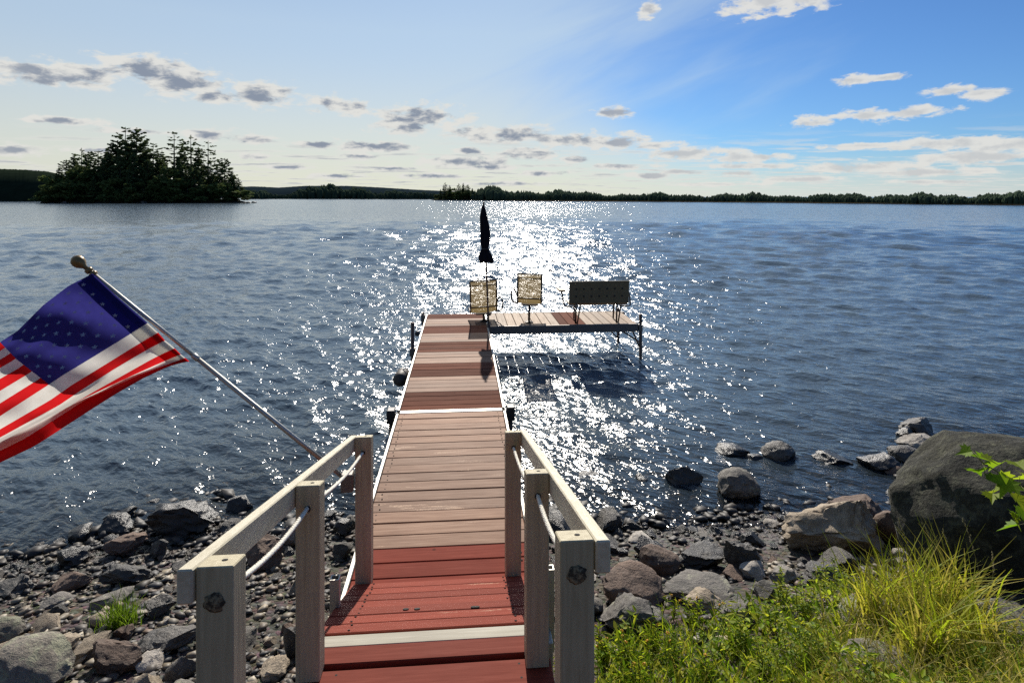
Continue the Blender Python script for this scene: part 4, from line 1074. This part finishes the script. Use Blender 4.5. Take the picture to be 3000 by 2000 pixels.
RK = [  # px0, px1, py0, py1, material, name, label, depth, angular
 (345, 498, 1150, 1252, M_RWET, 'flat_rock', 'large flat topped wet rock at the water\'s edge behind the left railing', 0.8, .9),
 (220, 308, 1180, 1240, M_RWET, 'wet_rock', 'rounded black wet rock left of the large flat topped one', 0.9, .5),
 (148, 208, 1205, 1250, M_RWET, 'wet_rock', 'small black rock at the waterline below the flag', 1, .5),
 (245, 335, 1222, 1285, M_RBROWN, 'brown_rock', 'brown rock just below the black wet rock on the left shore', .9, .6),
 (338, 395, 1232, 1290, M_RDARK, 'dark_rock', 'dark rock beneath the large flat topped rock', .9, .7),
 (232, 372, 1288, 1352, M_RDARK, 'slab_rock', 'long dark slab with pale top above the grass tuft', .55, 1.0),
 (560, 668, 1226, 1320, M_RBROWN, 'brown_rock', 'reddish brown rock seen between the left railing posts', .9, .6),
 (640, 690, 1196, 1262, M_RPALE, 'pale_rock', 'pale rock by the water beside the middle left post', .9, .7),
 (766, 812, 1190, 1235, M_RWET, 'wet_rock', 'black wet rock between the left posts and the dock', .9, .7),
 (762, 815, 1238, 1290, M_RGREY, 'grey_rock', 'grey rock under the dock edge left of the far left post', .9, .8),
 (648, 698, 1428, 1528, M_RDARK, 'dark_rock', 'dark boulder directly left of the middle left post foot', .9, .4),
 (596, 664, 1506, 1575, M_RTAN, 'flat_stone', 'flat tan slab lying by the middle left post foot', 1.2, 1.0),
 (-40, 60, 1418, 1500, M_LICH, 'lichen_boulder', 'lichen covered boulder at the left edge, behind the nearer one', .9, .4),
 (-60, 168, 1468, 1640, M_LICH, 'lichen_boulder', 'big lichen covered boulder in the bottom left corner', .9, .4),
 (195, 335, 1458, 1560, M_RBROWN, 'long_rock', 'long reddish rock slanting up beside the bottom left boulder', .8, .8),
 (322, 452, 1440, 1520, M_RDARK, 'dark_rock', 'dark angular rock left of the nearest left post', .8, .9),
 (316, 388, 1488, 1550, M_RPALE, 'pale_stone', 'white stone below the dark angular rock near the left post', .9, .8),
 (382, 455, 1500, 1575, M_RGREY, 'grey_rock', 'grey stone against the foot of the nearest left post', .9, .8),
 (203, 258, 1404, 1444, M_RTAN, 'round_stone', 'smooth tan oval stone touching the grass tuft', .9, .1),
 (325, 408, 1366, 1428, M_RDARK, 'dark_rock', 'dark blocky rock right of the grass tuft', .8, .9),
 (100, 170, 1360, 1400, M_RGREY, 'grey_rock', 'grey rock left of the grass tuft', .9, .6),
 (120, 205, 1310, 1370, M_RBROWN, 'brown_rock', 'mottled brown rock on the left beach', .9, .5),
 (-20, 95, 1312, 1378, M_RDARK, 'dark_rock', 'wide dark rock at the left edge of the beach', .8, .7),
 (108, 190, 1462, 1512, M_RTAN, 'tan_rock', 'tan rock beside the bottom left boulder', .9, .7),
 (380, 450, 1560, 1620, M_RGREY, 'grey_rock', 'grey rock at the bottom edge left of the post', .9, .7),
 # right-hand side
 (2062, 2570, 955, 1420, M_BOULD, 'boulder', 'huge dark lichen covered boulder at the right edge', .85, .55),
 (1793, 2056, 1140, 1300, M_RTAN, 'tan_boulder', 'large tan angular boulder left of the huge dark one', .75, .95),
 (1903, 2034, 1132, 1210, M_RBROWN, 'brown_rock', 'brown rounded rock behind the large tan boulder', .8, .4),
 (2010, 2075, 1170, 1260, M_RBROWN, 'brown_rock', 'narrow brown rock wedged between the tan and the huge boulder', .9, .5),
 (1640, 1740, 1070, 1158, M_RGREY, 'round_rock', 'round grey rock standing in the shallows', .95, .3),
 (1522, 1612, 1066, 1124, M_RWET, 'dark_rock', 'flat black rock in the shallows left of the round one', .7, .9),
 (1632, 1722, 1018, 1056, M_RWET, 'wet_rock', 'wet dark rock awash beyond the round grey rock', .8, .5),
 (1748, 1834, 1010, 1064, M_RDARK, 'wet_rock', 'humped speckled rock awash right of the wet dark one', .9, .4),
 (1702, 1762, 1032, 1062, M_RWET, 'wet_rock', 'low black rock between two rocks awash', .8, .5),
 (1872, 1966, 1038, 1074, M_RWET, 'flat_rock', 'flat wet slab awash left of the rock cluster', .7, .8),
 (1976, 2062, 1036, 1090, M_RWET, 'wet_rock', 'black rock at the left of the cluster by the huge boulder', .9, .5),
 (2038, 2116, 1022, 1072, M_RDARK, 'wet_rock', 'smooth grey rock within the cluster by the huge boulder', .9, .3),
 (2030, 2082, 1066, 1098, M_RBROWN, 'small_rock', 'small brown rock at the foot of the cluster', .9, .5),
 (2058, 2142, 992, 1036, M_RPALE, 'pale_rock', 'pale flat topped rock beside the huge boulder', .8, .8),
 (2066, 2146, 956, 1004, M_RDARK, 'dark_rock', 'farthest dark rock of the chain beyond the huge boulder', .9, .8),
 (2056, 2100, 980, 1010, M_RWET, 'wet_rock', 'small wet rock near the farthest dark rock', .9, .6),
 (1316, 1392, 1082, 1106, M_RWET, 'wet_rock', 'low black rock awash in the glitter right of the railing', .8, .5),
 (1446, 1496, 1086, 1112, M_RWET, 'wet_rock', 'tiny black rock awash left of the flat black one', .8, .6),
 (2030, 2074, 1120, 1146, M_RWET, 'wet_rock', 'small wet stone in the shallows below the cluster', .9, .5),
 (1358, 1526, 1292, 1412, M_RBROWN, 'brown_boulder', 'pitted reddish brown boulder beside the nearest right post', .85, .4),
 (1468, 1562, 1250, 1324, M_RBROWN, 'brown_rock', 'dark brown rounded rock behind the pitted brown boulder', .9, .4),
 (1552, 1676, 1244, 1318, M_RDARK, 'ridged_rock', 'ridged grey rock right of the dark brown rounded one', .8, .9),
 (1656, 1746, 1240, 1326, M_RDARK, 'dark_rock', 'dark upright rock with a pale edge left of the tan boulder', .8, .9),
 (1380, 1512, 1366, 1470, M_RGREY, 'grey_boulder', 'grey boulder half hidden by weeds beside the nearest right post', .85, .6),
 (1518, 1690, 1326, 1388, M_RGREY, 'flat_rock', 'flat grey rock with a rounded top in the middle of the right shore', .7, .5),
 (1560, 1668, 1352, 1410, M_RTAN, 'tan_rock', 'tan flat rock just below the flat grey one', .8, .6),
 (1648, 1740, 1374, 1450, M_RGREY, 'grey_rock', 'blocky grey rock among the weeds', .9, .9),
 (1758, 1838, 1298, 1350, M_RGREY, 'grey_rock', 'grey rock at the edge of the weeds under the tan boulder', .9, .6),
 (1696, 1768, 1276, 1336, M_RPALE, 'pale_rock', 'pale cracked rock left of the tan boulder', .9, .8),
 (1830, 1930, 1290, 1350, M_RDARK, 'dark_rock', 'dark rock under the front of the tan boulder', .9, .6),
 (1735, 1800, 1336, 1386, M_RGREY, 'grey_rock', 'small grey rock between weeds and the right shore stones', .9, .7),
 (1470, 1540, 1400, 1450, M_RDARK, 'dark_rock', 'dark stone between the weeds and the grey boulder', .9, .7),
 (1930, 2096, 1376, 1462, M_LICH, 'mossy_rock', 'dry mossy rock in the grass, upper one', .9, .3),
 (1916, 2116, 1480, 1600, M_LICH, 'mossy_rock', 'dry mossy rock in the grass at the bottom edge', .9, .3),
 (2220, 2400, 1380, 1480, M_RGREY, 'grey_boulder', 'grey boulder under the huge one in the grass at the right edge', .9, .6),
 (1640, 1690, 1462, 1500, M_RTAN, 'tan_stone', 'small tan stone showing in the weeds', .9, .6),
 (1610, 1710, 1538, 1580, M_RGREY, 'grey_stone', 'flat grey stone at the bottom edge in the weeds', .9, .8),
 (2000, 2050, 1340, 1372, M_RTAN, 'tan_stone', 'tan stone among the tall grass', .9, .6),
 (1440, 1500, 1222, 1250, M_RPALE, 'pale_stone', 'pale flat stone at the waterline right of the railing', .9, .7),
 (1385, 1420, 1240, 1272, M_RDARK, 'dark_stone', 'dark stone at the waterline against the right rail end', .9, .6),
]
BPL = [(-.42, -.25, .87, .62), (-.85, -.35, .38, .70), (-.15, -.97, .10, .66), (.3, -.5, .8, .72), (-.62, .2, .75, .74), (.1, .3, .95, .8), (-.6, -.75, -.1, .74), (-.3, -.7, .65, .72)]
FOOT = []
for i, (a, b, c, d, m, nm, lab, dp, ang) in enumerate(RK):
    big = (b - a) > 240
    o = make_rock(nm, a, b, c, d, m, lab, 300 + i, facets=(9 if nm == 'tan_boulder' else 14), planes=BPL if nm == 'boulder' else None, cat='boulder' if 'boulder' in nm else ('stone' if 'stone' in nm else 'rock'), deep=dp, angular=min(1.0, ang + (.3 if ang > .35 else .1)), sub=5 if big else (4 if b - a > 75 else 3), rough=(0.055 if big else 0.11) if ang < .56 else 0.17)
    FOOT.append((o.location.x, o.location.y, (b - a) / F * (o.location.x * FWD[0] + o.location.y * FWD[1]) * 0.5))
FOOT = np.array(FOOT)

# loose stones one can still tell apart
KITS = []
for k in range(14):
    V, Fc = rock_mesh(900 + k, 3, (1.0, rng.uniform(.65, 1.0), rng.uniform(.35, .75)), 1.0, 0.16, 12)
    KITS.append((V, Fc))
STONE_M = [M_RDARK, M_RDARK, M_RBROWN, M_RGREY, M_RGREY, M_RTAN, M_RPALE]
KIT_ME = {}
def stone_me(k, mat):
    if (k, mat.name) not in KIT_ME:
        o = np_mesh('stone', KITS[k][0], KITS[k][1], mat); o.data.set_sharp_from_angle(angle=R(35)); KIT_ME[(k, mat.name)] = o.data; bpy.data.objects.remove(o)
    return KIT_ME[(k, mat.name)]
def scatter(n, xr, yr, smin, smax, label, group, mats, name='stone', zlift=0.0, veto=None, power=2.2):
    c = 0; tries = 0; pl_ = []
    while c < n and tries < n * 60:
        tries += 1
        x, y_ = rng.uniform(*xr), rng.uniform(*yr); s = smin + (smax - smin) * rng.random() ** power
        if veto and veto(x, y_): continue
        if np.any(np.hypot(FOOT[:, 0] - x, FOOT[:, 1] - y_) < FOOT[:, 2] * 0.75 + s * 0.4): continue
        if any((x - a) ** 2 + (y_ - b) ** 2 < ((s + q) * 0.42) ** 2 for a, b, q in pl_): continue
        pl_.append((x, y_, s)); c += 1
        mt_ = mats[int(rng.integers(len(mats)))]
        if float(gz(x, y_)) < 0.10 and mt_ is not M_RPALE: mt_ = M_RWET if rng.random() < .7 else M_RDARK
        me = stone_me(int(rng.integers(14)), mt_)
        o = bpy.data.objects.new(name, me); COL.objects.link(o)
        o.scale = (s, s, s * rng.uniform(.8, 1.25)); o.rotation_euler = (rng.normal(0, .18), rng.normal(0, .18), rng.uniform(0, 6.28))
        o.location = (x, y_, float(gz(x, y_)) + s * 0.10 + zlift)
        big_ = 'larger' if s > smin + .45 * (smax - smin) else ('medium' if s > smin + .15 * (smax - smin) else 'small')
        cw = {'dark_grey_rock': 'dark grey', 'brown_rock': 'brown', 'grey_granite': 'grey speckled', 'tan_rock': 'tan', 'pale_stone': 'whitish', 'wet_dark_rock': 'black wet'}[me.materials[0].name]
        zx = (x - xr[0]) / (xr[1] - xr[0]); zy = (y_ - yr[0]) / (yr[1] - yr[0])
        tag(o, label % (big_, cw, ('towards the left', 'in the middle', 'towards the right')[min(2, int(zx * 3))], ('nearest the viewer', 'halfway to the water', 'by the water')[min(2, int(zy * 3))]), 'stone', group)
dockbox = lambda x, y_: (-0.75 < x < 0.55 and y_ > 2.9) and rng.random() < 0.6
scatter(170, (-4.4, -0.62), (2.6, 5.35), 0.06, 0.30, '%s %s stone on the left beach, %s, %s', 'loose stones on the left beach', STONE_M)
scatter(26, (-4.2, -0.7), (5.0, 5.9), 0.10, 0.30, '%s %s waterline stone left of the dock, %s, %s', 'wet stones at the left waterline', [M_RWET], 'wet_stone')
scatter(80, (0.55, 4.3), (3.6, 5.1), 0.08, 0.34, '%s %s stone right of the railing, %s, %s', 'loose stones on the right shore', STONE_M)
scatter(30, (0.6, 4.6), (4.7, 5.6), 0.08, 0.22, '%s %s shallows stone right of the railing, %s, %s', 'wet stones at the right waterline', [M_RWET, M_RWET, M_RDARK], 'wet_stone')

# pebbles: nobody could count them
def pebbles(n, xr, yr, smin, smax, name, label, seed, colset):
    g = np.random.default_rng(seed)
    bm = bmesh.new(); bmesh.ops.create_icosphere(bm, subdivisions=1, radius=0.5); B = np.array([v.co[:] for v in bm.verts]); T = np.array([[v.index for v in f.verts] for f in bm.faces]); bm.free()
    x = g.uniform(*xr, n); y_ = g.uniform(*yr, n); s = smin + (smax - smin) * g.random(n) ** 2.5
    V = B[None] * (1 + g.normal(0, .26, (n, len(B), 1))); V = V * np.stack([s, s * g.uniform(.6, 1, n), s * g.uniform(.2, .5, n)], -1)[:, None, :]
    a = g.uniform(0, 6.28, n); ca, sa = np.cos(a)[:, None], np.sin(a)[:, None]
    X = V[..., 0] * ca - V[..., 1] * sa; Y = V[..., 0] * sa + V[..., 1] * ca
    Z = V[..., 2] + V[..., 0] * g.normal(0, .15, (n, 1))
    P = np.stack([X + x[:, None], Y + y_[:, None], Z + (gz(x, y_) + s * 0.15)[:, None]], -1).reshape(-1, 3)
    Fc = (T[None] + (np.arange(n) * len(B))[:, None, None]).reshape(-1, 3)
    o = np_mesh(name, P, Fc, M_PEB, smooth=False); cs = np.array(colset); col = cs[g.integers(len(cs), size=n)] * g.uniform(.45, 1.1, (n, 1)) * (0.45 + 0.55 * smooth(0.02, 0.12, gz(x, y_)))[:, None]
    set_color(o.data, np.repeat(col, len(B), 0)); return tag(o, label, kind='stuff')
m_, t_, out_ = material('pebble_stone')
pc = t_.add('ShaderNodeVertexColor', dict(layer_name='col')).outputs[0]
pn = t_.noise(t_.add('ShaderNodeTexCoord').outputs['Object'], 60.0, 4, 0.6)
pc = t_.mix(1.0, pc, t_.m('MULTIPLY_ADD', pn, 0.9, 0.55), 'MULTIPLY')
principled(t_, out_, Base_Color=pc, Roughness=0.6); M_PEB = m_
PC = [(.07, .06, .05), (.11, .09, .07), (.17, .135, .09), (.26, .21, .14), (.14, .09, .055), (.36, .31, .23), (.06, .055, .05), (.035, .03, .027)]
pebbles(9000, (-4.6, -0.4), (2.2, 5.5), 0.018, 0.085, 'pebbles', 'small mixed pebbles covering the left beach', 11, PC)
pebbles(5500, (-0.6, 9.0), (3.2, 5.9), 0.018, 0.085, 'pebbles', 'small mixed pebbles along the right shore', 12, PC)
pebbles(3000, (-5.0, 5.5), (5.0, 7.2), 0.04, 0.16, 'lake_bed_stones', 'dark stones on the lake bed in the shallows', 13, PC[:2] + PC[6:])

# ------------------------------------------------------------------ grass and plants
def blades(name, roots, hs, lean, wid, cols, label, seed, kind='stuff', mat=None, seg=4, parent=None):
    g = np.random.default_rng(seed); n = len(roots); roots = np.asarray(roots, float); hs = np.asarray(hs)
    a = g.uniform(0, 6.28, n); ld = np.stack([np.cos(a), np.sin(a)], -1) * (lean * g.uniform(.3, 1.5, n) * hs)[:, None]
    side = np.stack([-np.sin(a + g.normal(0, .8, n)), np.cos(a + g.normal(0, .8, n))], -1)
    t = np.linspace(0, 1, seg + 1)
    Vs = []
    for k, u in enumerate(t):
        c = roots + np.concatenate([ld * (u ** 2)[..., None] if False else ld * u ** 2, (hs * (u - 0.22 * lean * u ** 3))[:, None]], -1)
        w = wid * hs ** 0.5 * (1 - u ** 1.6) * 0.5 + 0.0004
        off = np.concatenate([side * w[:, None], np.zeros((n, 1))], -1)
        Vs.append(c - off); Vs.append(c + off)
    V = np.stack(Vs, 1); m = 2 * (seg + 1)
    q = np.array([(2 * k, 2 * k + 1, 2 * k + 3, 2 * k + 2) for k in range(seg)])
    Fc = (q[None] + (np.arange(n) * m)[:, None, None]).reshape(-1, 4)
    o = np_mesh(name, V.reshape(-1, 3), Fc, mat or M_BLADE, parent=parent)
    cs = np.array(cols); c = cs[g.integers(len(cs), size=n)] * g.uniform(.65, 1.3, (n, 1)); set_color(o.data, np.repeat(c, m, 0))
    if label: tag(o, label, kind=kind)
    return o
GREENS = [(.24, .35, .015), (.36, .44, .02), (.46, .48, .028), (.13, .22, .012)]
GOLD = [(.38, .34, .04), (.44, .37, .07), (.30, .30, .03), (.45, .36, .13)]
def on_ground(n, poly, seed, z=0.0):
    """random roots inside a photograph polygon, set on the shore"""
    g = np.random.default_rng(seed); P = np.array(poly, float); out = []
    x0, y0 = P.min(0); x1, y1 = P.max(0)
    # ground positions by ray, on a coarse grid, then jittered
    gxs = np.linspace(x0, x1, 26); gys = np.linspace(y0, y1, 20); H = np.array([[hit(a, b)[0] for a in gxs] for b in gys])
    while len(out) < n:
        a, b = g.uniform(x0, x1), g.uniform(y0, y1)
        ins = False; j = len(P) - 1
        for i in range(len(P)):
            if (P[i, 1] > b) != (P[j, 1] > b) and a < (P[j, 0] - P[i, 0]) * (b - P[i, 1]) / (P[j, 1] - P[i, 1]) + P[i, 0]: ins = not ins
            j = i
        if not ins: continue
        u = (a - x0) / (x1 - x0) * 25; v = (b - y0) / (y1 - y0) * 19; i, j2 = min(int(u), 24), min(int(v), 18); fu, fv = u - i, v - j2
        q = H[j2, i] * (1 - fu) * (1 - fv) + H[j2, i + 1] * fu * (1 - fv) + H[j2 + 1, i] * (1 - fu) * fv + H[j2 + 1, i + 1] * fu * fv
        out.append((q[0], q[1], float(gz(q[0], q[1])) - 0.01 + z))
    return np.array(out)
BANK = [(1370, 1500), (1440, 1470), (1560, 1450), (1700, 1420), (1820, 1380), (1960, 1340), (2080, 1330), (2200, 1400), (2352, 1470), (2700, 1500), (2900, 1760), (1370, 1760)]
r_ = on_ground(4300, BANK, 31); g = np.random.default_rng(5)
blades('grass', r_, g.uniform(.06, .20, len(r_)), 0.75, 0.019, GREENS + GOLD[:1], 'low green grass and weeds covering the right bank', 32)
r_ = on_ground(1700, [(1880, 1480), (1980, 1400), (2120, 1350), (2352, 1480), (2460, 1600), (2460, 1760), (1800, 1760)], 33)
blades('dry_grass', r_, g.uniform(.10, .26, len(r_)), 0.8, 0.016, GOLD, 'dry golden grass among the mossy rocks at the lower right', 34)

def clump(name, cx, cy, wpx, hmin, hmax, n, cols, label, seed, cat='grass clump', lean=0.55, wid=0.018, group=None, zoff=0.0):
    p, zc = hit(cx, cy); g = np.random.default_rng(seed); sp = wpx / F * zc / 2
    x = p.x + g.normal(0, .45, n) * sp; y_ = p.y + g.normal(0, .45, n) * sp * 0.8
    rr = np.stack([x, y_, gz(x, y_) - 0.01 + zoff], -1)
    o = blades(name, rr, g.uniform(hmin, hmax, n), lean, wid, cols, None, seed + 1)
    return tag(o, label, cat, group)
clump('grass_tuft', 278, 1442, 90, .10, .24, 240, [(.13, .22, .012), (.17, .26, .02), (.10, .17, .01)], 'bright green tuft of grass growing among the beach stones', 41, lean=0.45, wid=0.012)
TG = [(2000, 1440, 130, .22, .45, 120, 'leftmost clump of tall golden green grass on the right bank'), (2085, 1420, 130, .25, .52, 150, 'tall golden green grass clump below the tan boulder'),
      (2170, 1440, 140, .25, .55, 160, 'tall grass clump in front of the huge dark boulder'), (2130, 1520, 160, .2, .48, 150, 'dense grass clump at the lower right, nearest of the tall ones'), (2240, 1500, 120, .2, .42, 90, 'rightmost grass clump below the huge boulder')]
for i, (cx, cy, w, a, b, n, lab) in enumerate(TG):
    clump('tall_grass', cx, cy, w, a, b, n, GREENS[1:3] + GOLD[:3], lab, 50 + 3 * i, group='tall grass clumps on the right bank', lean=0.6, wid=0.017)

# seed stalks of the tall grass
for i, (bx, by_, tx, ty) in enumerate([(2120, 1400, 2062, 1188), (2190, 1400, 2118, 1200), (2262, 1390, 2212, 1190), (2270, 1400, 2280, 1268), (2200, 1380, 2165, 1215)]):
    p, zc = hit(bx, by_); q = U(tx, ty, zc - 0.05); md = p.lerp(q, 0.5) + Vector((0.03, 0, 0.02))
    t = empty('grass_stalk', p, ['long pale grass stalk leaning left before the huge boulder', 'second grass stalk from the left before the huge boulder', 'tallest seed stalk rising before the huge boulder', 'rightmost upright seed stalk before the huge boulder', 'middle thin grass stalk before the huge boulder'][i], 'grass stalk', 'seed stalks in the tall grass')
    path = arc(p, md, q, 8); rod(path, [0.0032 - 0.0022 * k / 8 for k in range(9)], 'stem', M_STEM, t, 5)
    mb = MB()
    for k in range(14):
        u = 0.62 + 0.38 * k / 14; c = p * (1 - u) ** 2 + md * 2 * u * (1 - u) + q * u * u; d = (q - md).normalized()
        mb.lathe(c + Vector((rng.normal(0, .003), rng.normal(0, .003), 0)), [(0.0005, 0), (0.0032, 0.008), (0.0005, 0.02)], 5, d)
    mb.build('seed_head', simple('straw%d' % i, (.42, .35, .20), 0.8), t)

# leafy weeds, some with yellow flowers
def leaf_poly(L, w): return [(0, 0, 0), (w * .5, L * .35, .06 * L), (w * .32, L * .75, .02 * L), (0, L, -.10 * L), (-w * .32, L * .75, .02 * L), (-w * .5, L * .35, .06 * L)]
def weed(cx, cy, h, ns, nl, label, seed, flowers=0, L=0.055, w=0.012, cols=GREENS, group=None, name='leafy_weed'):
    p, zc = hit(cx, cy); g = np.random.default_rng(seed)
    t = empty(name, p, label, 'plant', group); st = MB(); V = []; Fc = []; C = []; fl = MB(); tops = []
    for s in range(ns):
        a = g.uniform(0, 6.28); ln = g.uniform(.1, .6); hh = h * g.uniform(.6, 1.1); b = p + Vector((g.normal(0, .03), g.normal(0, .03), -0.01))
        q = b + Vector((math.cos(a) * hh * ln * .6, math.sin(a) * hh * ln * .6, hh)); md = b.lerp(q, .5) + Vector((0, 0, .08 * hh))
        st.tube(arc(b, md, q, 5), [.0028, .0026, .0023, .002, .0016, .001], 5); tops.append(q)
        for k in range(nl):
            u = .12 + .88 * (k + g.random()) / nl; c = b * (1 - u) ** 2 + md * 2 * u * (1 - u) + q * u * u
            sz = (1.15 - .6 * u) * g.uniform(.7, 1.2)
            M = Matrix.Translation(c) @ Matrix.Rotation(k * 2.4 + g.normal(0, .4), 4, 'Z') @ Matrix.Rotation(g.uniform(-.1, .9), 4, 'X')
            o = len(V); V += [tuple(M @ Vector((x * sz, y * sz, z * sz))) for x, y, z in leaf_poly(L, w)]
            Fc += [(o, o + 1, o + 5, o), ]; Fc.pop(); Fc += [(o, o + 1, o + 2, o + 3), (o, o + 3, o + 4, o + 5)]
            cc = np.array(cols[int(g.integers(len(cols)))]) * g.uniform(.7, 1.3); C += [cc] * 6
    st.build('stem', M_STEM, t, True)
    ob = np_mesh('leaves', np.array(V) - np.array(p), np.array(Fc), M_LEAF, parent=t); set_color(ob.data, np.array(C)); ob['kind'] = 'stuff'
    for k in range(flowers):
        q = tops[k % len(tops)] + Vector((g.normal(0, .012), g.normal(0, .012), g.uniform(-.015, .012)))
        mb = MB()
        for j in range(9):
            d = Vector((g.normal(), g.normal(), abs(g.normal()) * .7)).normalized(); mb.lathe(q + d * .007, [(.001, -.003), (.0042, 0), (.001, .003)], 5, d)
        mb.build('flower', M_FLOW, t)
WG = 'leafy weeds on the right bank'
WD = [(1395, 1520, .20, 7, 18, 4, 'yellow flowered weed against the nearest right post'), (1440, 1545, .20, 7, 18, 4, 'yellow flowered weed second from the nearest right post'),
      (1500, 1500, .17, 7, 16, 2, 'small bushy weed below the grey boulder'), (1540, 1535, .19, 7, 16, 2, 'weed with a few yellow flowers at the lower edge'),
      (1545, 1420, .15, 4, 12, 3, 'yellow flower head standing before the dark brown rocks'), (1600, 1440, .17, 6, 14, 1, 'feathery green weed above the small tan stone'),
      (1655, 1430, .13, 3, 10, 2, 'small weed with one bright yellow flower cluster'), (1700, 1500, .20, 7, 18, 0, 'green bushy weed in the middle of the bank'),
      (1770, 1460, .22, 6, 18, 0, 'tall leafy weed below the pale cracked rock'), (1800, 1400, .24, 5, 18, 0, 'upright leafy weed before the grey rocks'),
      (1850, 1420, .22, 6, 18, 0, 'leafy weed below the front of the tan boulder'), (1905, 1380, .26, 5, 20, 0, 'tall upright weed at the tan boulder\'s right foot'),
      (1950, 1360, .22, 5, 18, 0, 'leafy weed between the tan boulder and the tall grass'), (1840, 1530, .22, 8, 18, 0, 'wide bushy weed left of the bottom mossy rock'),
      (1760, 1560, .20, 8, 16, 0, 'bushy weed at the bottom edge in the middle of the bank'), (1620, 1570, .18, 7, 16, 1, 'low weed at the bottom edge beside the flat grey stone'),
      (1460, 1590, .20, 8, 18, 3, 'yellow dotted weed in the bottom corner by the right post'), (1270, 1560, .18, 5, 14, 2, 'weed growing between the two nearer right posts')]
for i, (cx, cy, h, ns, nl, fl_, lab) in enumerate(WD):
    weed(cx, cy, h, ns, nl, lab, 70 + i, fl_, group=WG, L=.06 if fl_ else .05, w=.010 if fl_ else .018)
# filler foliage between the weeds
r_ = on_ground(8500, BANK, 35); gg = np.random.default_rng(9); V = []; Fc = []; C = []
for q in r_:
    hb = max(0.0, mnoise.noise(Vector((q[0] * 3.1, q[1] * 3.1, 0.7)))); L_ = gg.uniform(.022, .06); M = Matrix.Translation((q[0], q[1], q[2] + gg.uniform(.0, 1.0) ** .7 * (.06 + .30 * hb))) @ Matrix.Rotation(gg.uniform(0, 6.28), 4, 'Z') @ Matrix.Rotation(gg.uniform(-.2, 1.1), 4, 'X')
    o = len(V); V += [tuple(M @ Vector(v)) for v in leaf_poly(L_, L_ * gg.uniform(.22, .5))]; Fc += [(o, o + 1, o + 2, o + 3), (o, o + 3, o + 4, o + 5)]; C += [np.array(GREENS[int(gg.integers(4))]) * gg.uniform(.7, 1.4)] * 6
ob = np_mesh('ground_cover', np.array(V), np.array(Fc), M_LEAF); set_color(ob.data, np.array(C)); tag(ob, 'small leaves of the ground cover on the right bank', kind='stuff')

# young maple reaching in from the right
MAPLE = [(0, 0), (.10, .06), (.34, -.02), (.28, .12), (.52, .26), (.38, .32), (.46, .52), (.24, .46), (.20, .60), (.12, .56), (0, 1.0)]
MAPLE = MAPLE + [(-x, y) for x, y in MAPLE[-2:0:-1]]
mt = empty('maple_sapling', U(2440, 1330, 3.4), 'bright green maple twig reaching in front of the huge boulder', 'sapling')
mp = [U(2440, 1330, 3.4), U(2400, 1180, 3.35), U(2340, 1110, 3.3), U(2260, 1065, 3.25), U(2235, 1040, 3.25)]
rod(mp, [.006, .005, .004, .003, .0015], 'stem', M_STEM, mt, 6)
rod([mp[1], U(2380, 1200, 3.3), U(2330, 1195, 3.25)], [.004, .003, .0015], 'stem', M_STEM, mt, 6)
mg = np.random.default_rng(17)
MC = [(.24, .38, .015), (.33, .43, .02), (.16, .29, .012), (.38, .44, .03), (.12, .22, .012)]
for (px, py, s) in [(2234, 1036, 34), (2250, 1048, 36), (2272, 1058, 40), (2300, 1062, 44), (2330, 1060, 44), (2246, 1078, 40), (2262, 1098, 46), (2290, 1090, 44), (2318, 1098, 50), (2345, 1085, 44), (2296, 1124, 44), (2280, 1132, 34), (2322, 1130, 46), (2350, 1120, 40), (2336, 1160, 46), (2318, 1176, 36), (2352, 1188, 50), (2372, 1150, 50), (2380, 1100, 50), (2340, 1205, 44)]:
    zc = 3.25 + mg.uniform(-.08, .1); L_ = 1.12 * s / F * zc; c = U(px, py, zc)
    M = Matrix.Translation(c) @ Matrix.Rotation(mg.uniform(0, 6.28), 4, 'Z') @ Matrix.Rotation(mg.uniform(-.9, .1), 4, 'X') @ Matrix.Rotation(mg.normal(0, .3), 4, 'Y')
    vs = [M @ Vector((0, L_ * .35, -.03 * L_))] + [M @ Vector((x * L_ * 1.15, y * L_, (abs(x) * .35 - .1 * y * y) * L_)) for x, y in MAPLE]
    near_ = min(mp + [U(2380, 1200, 3.3), U(2330, 1195, 3.25), mp[1].lerp(mp[2], .5), mp[2].lerp(mp[3], .5)], key=lambda w_: (w_ - c).length)
    rod([near_, (near_ + c) / 2 + Vector((0, 0, .006)), c], [.0014, .0012, .001], 'petiole', M_STEM, mt, 4)
    nM = len(MAPLE); o = MB().add(vs, [(0, k + 1, (k + 1) % nM + 1) for k in range(nM)]).build('leaf', M_LEAF, mt)
    cc = np.array(MC[int(mg.integers(5))]) * mg.uniform(.7, 1.2); set_color(o.data, np.tile(cc, (len(vs), 1)))
# stones at the island's right tip
for i, (px, w) in enumerate([(562, 3.0), (572, 2.0), (583, 2.6), (150, 2.4), (330, 2.6)]):
    o = bpy.data.objects.new('shore_rock', stone_me(i, M_RDARK)); COL.objects.link(o); q = isl(px, 2 if i < 3 else -6); o.location = (q.x, q.y, .25); o.scale = (w, w, w * .8)
    tag(o, ['dark rock joined to the island\'s right tip', 'small rock just off the island\'s right tip', 'outermost rock off the island\'s right tip', 'dark rock at the island\'s left shore', 'dark rock at the island\'s middle shore'][i], 'rock', 'rocks round the island')

for o in bpy.data.objects:
    if '_b' in o: del o['_b']
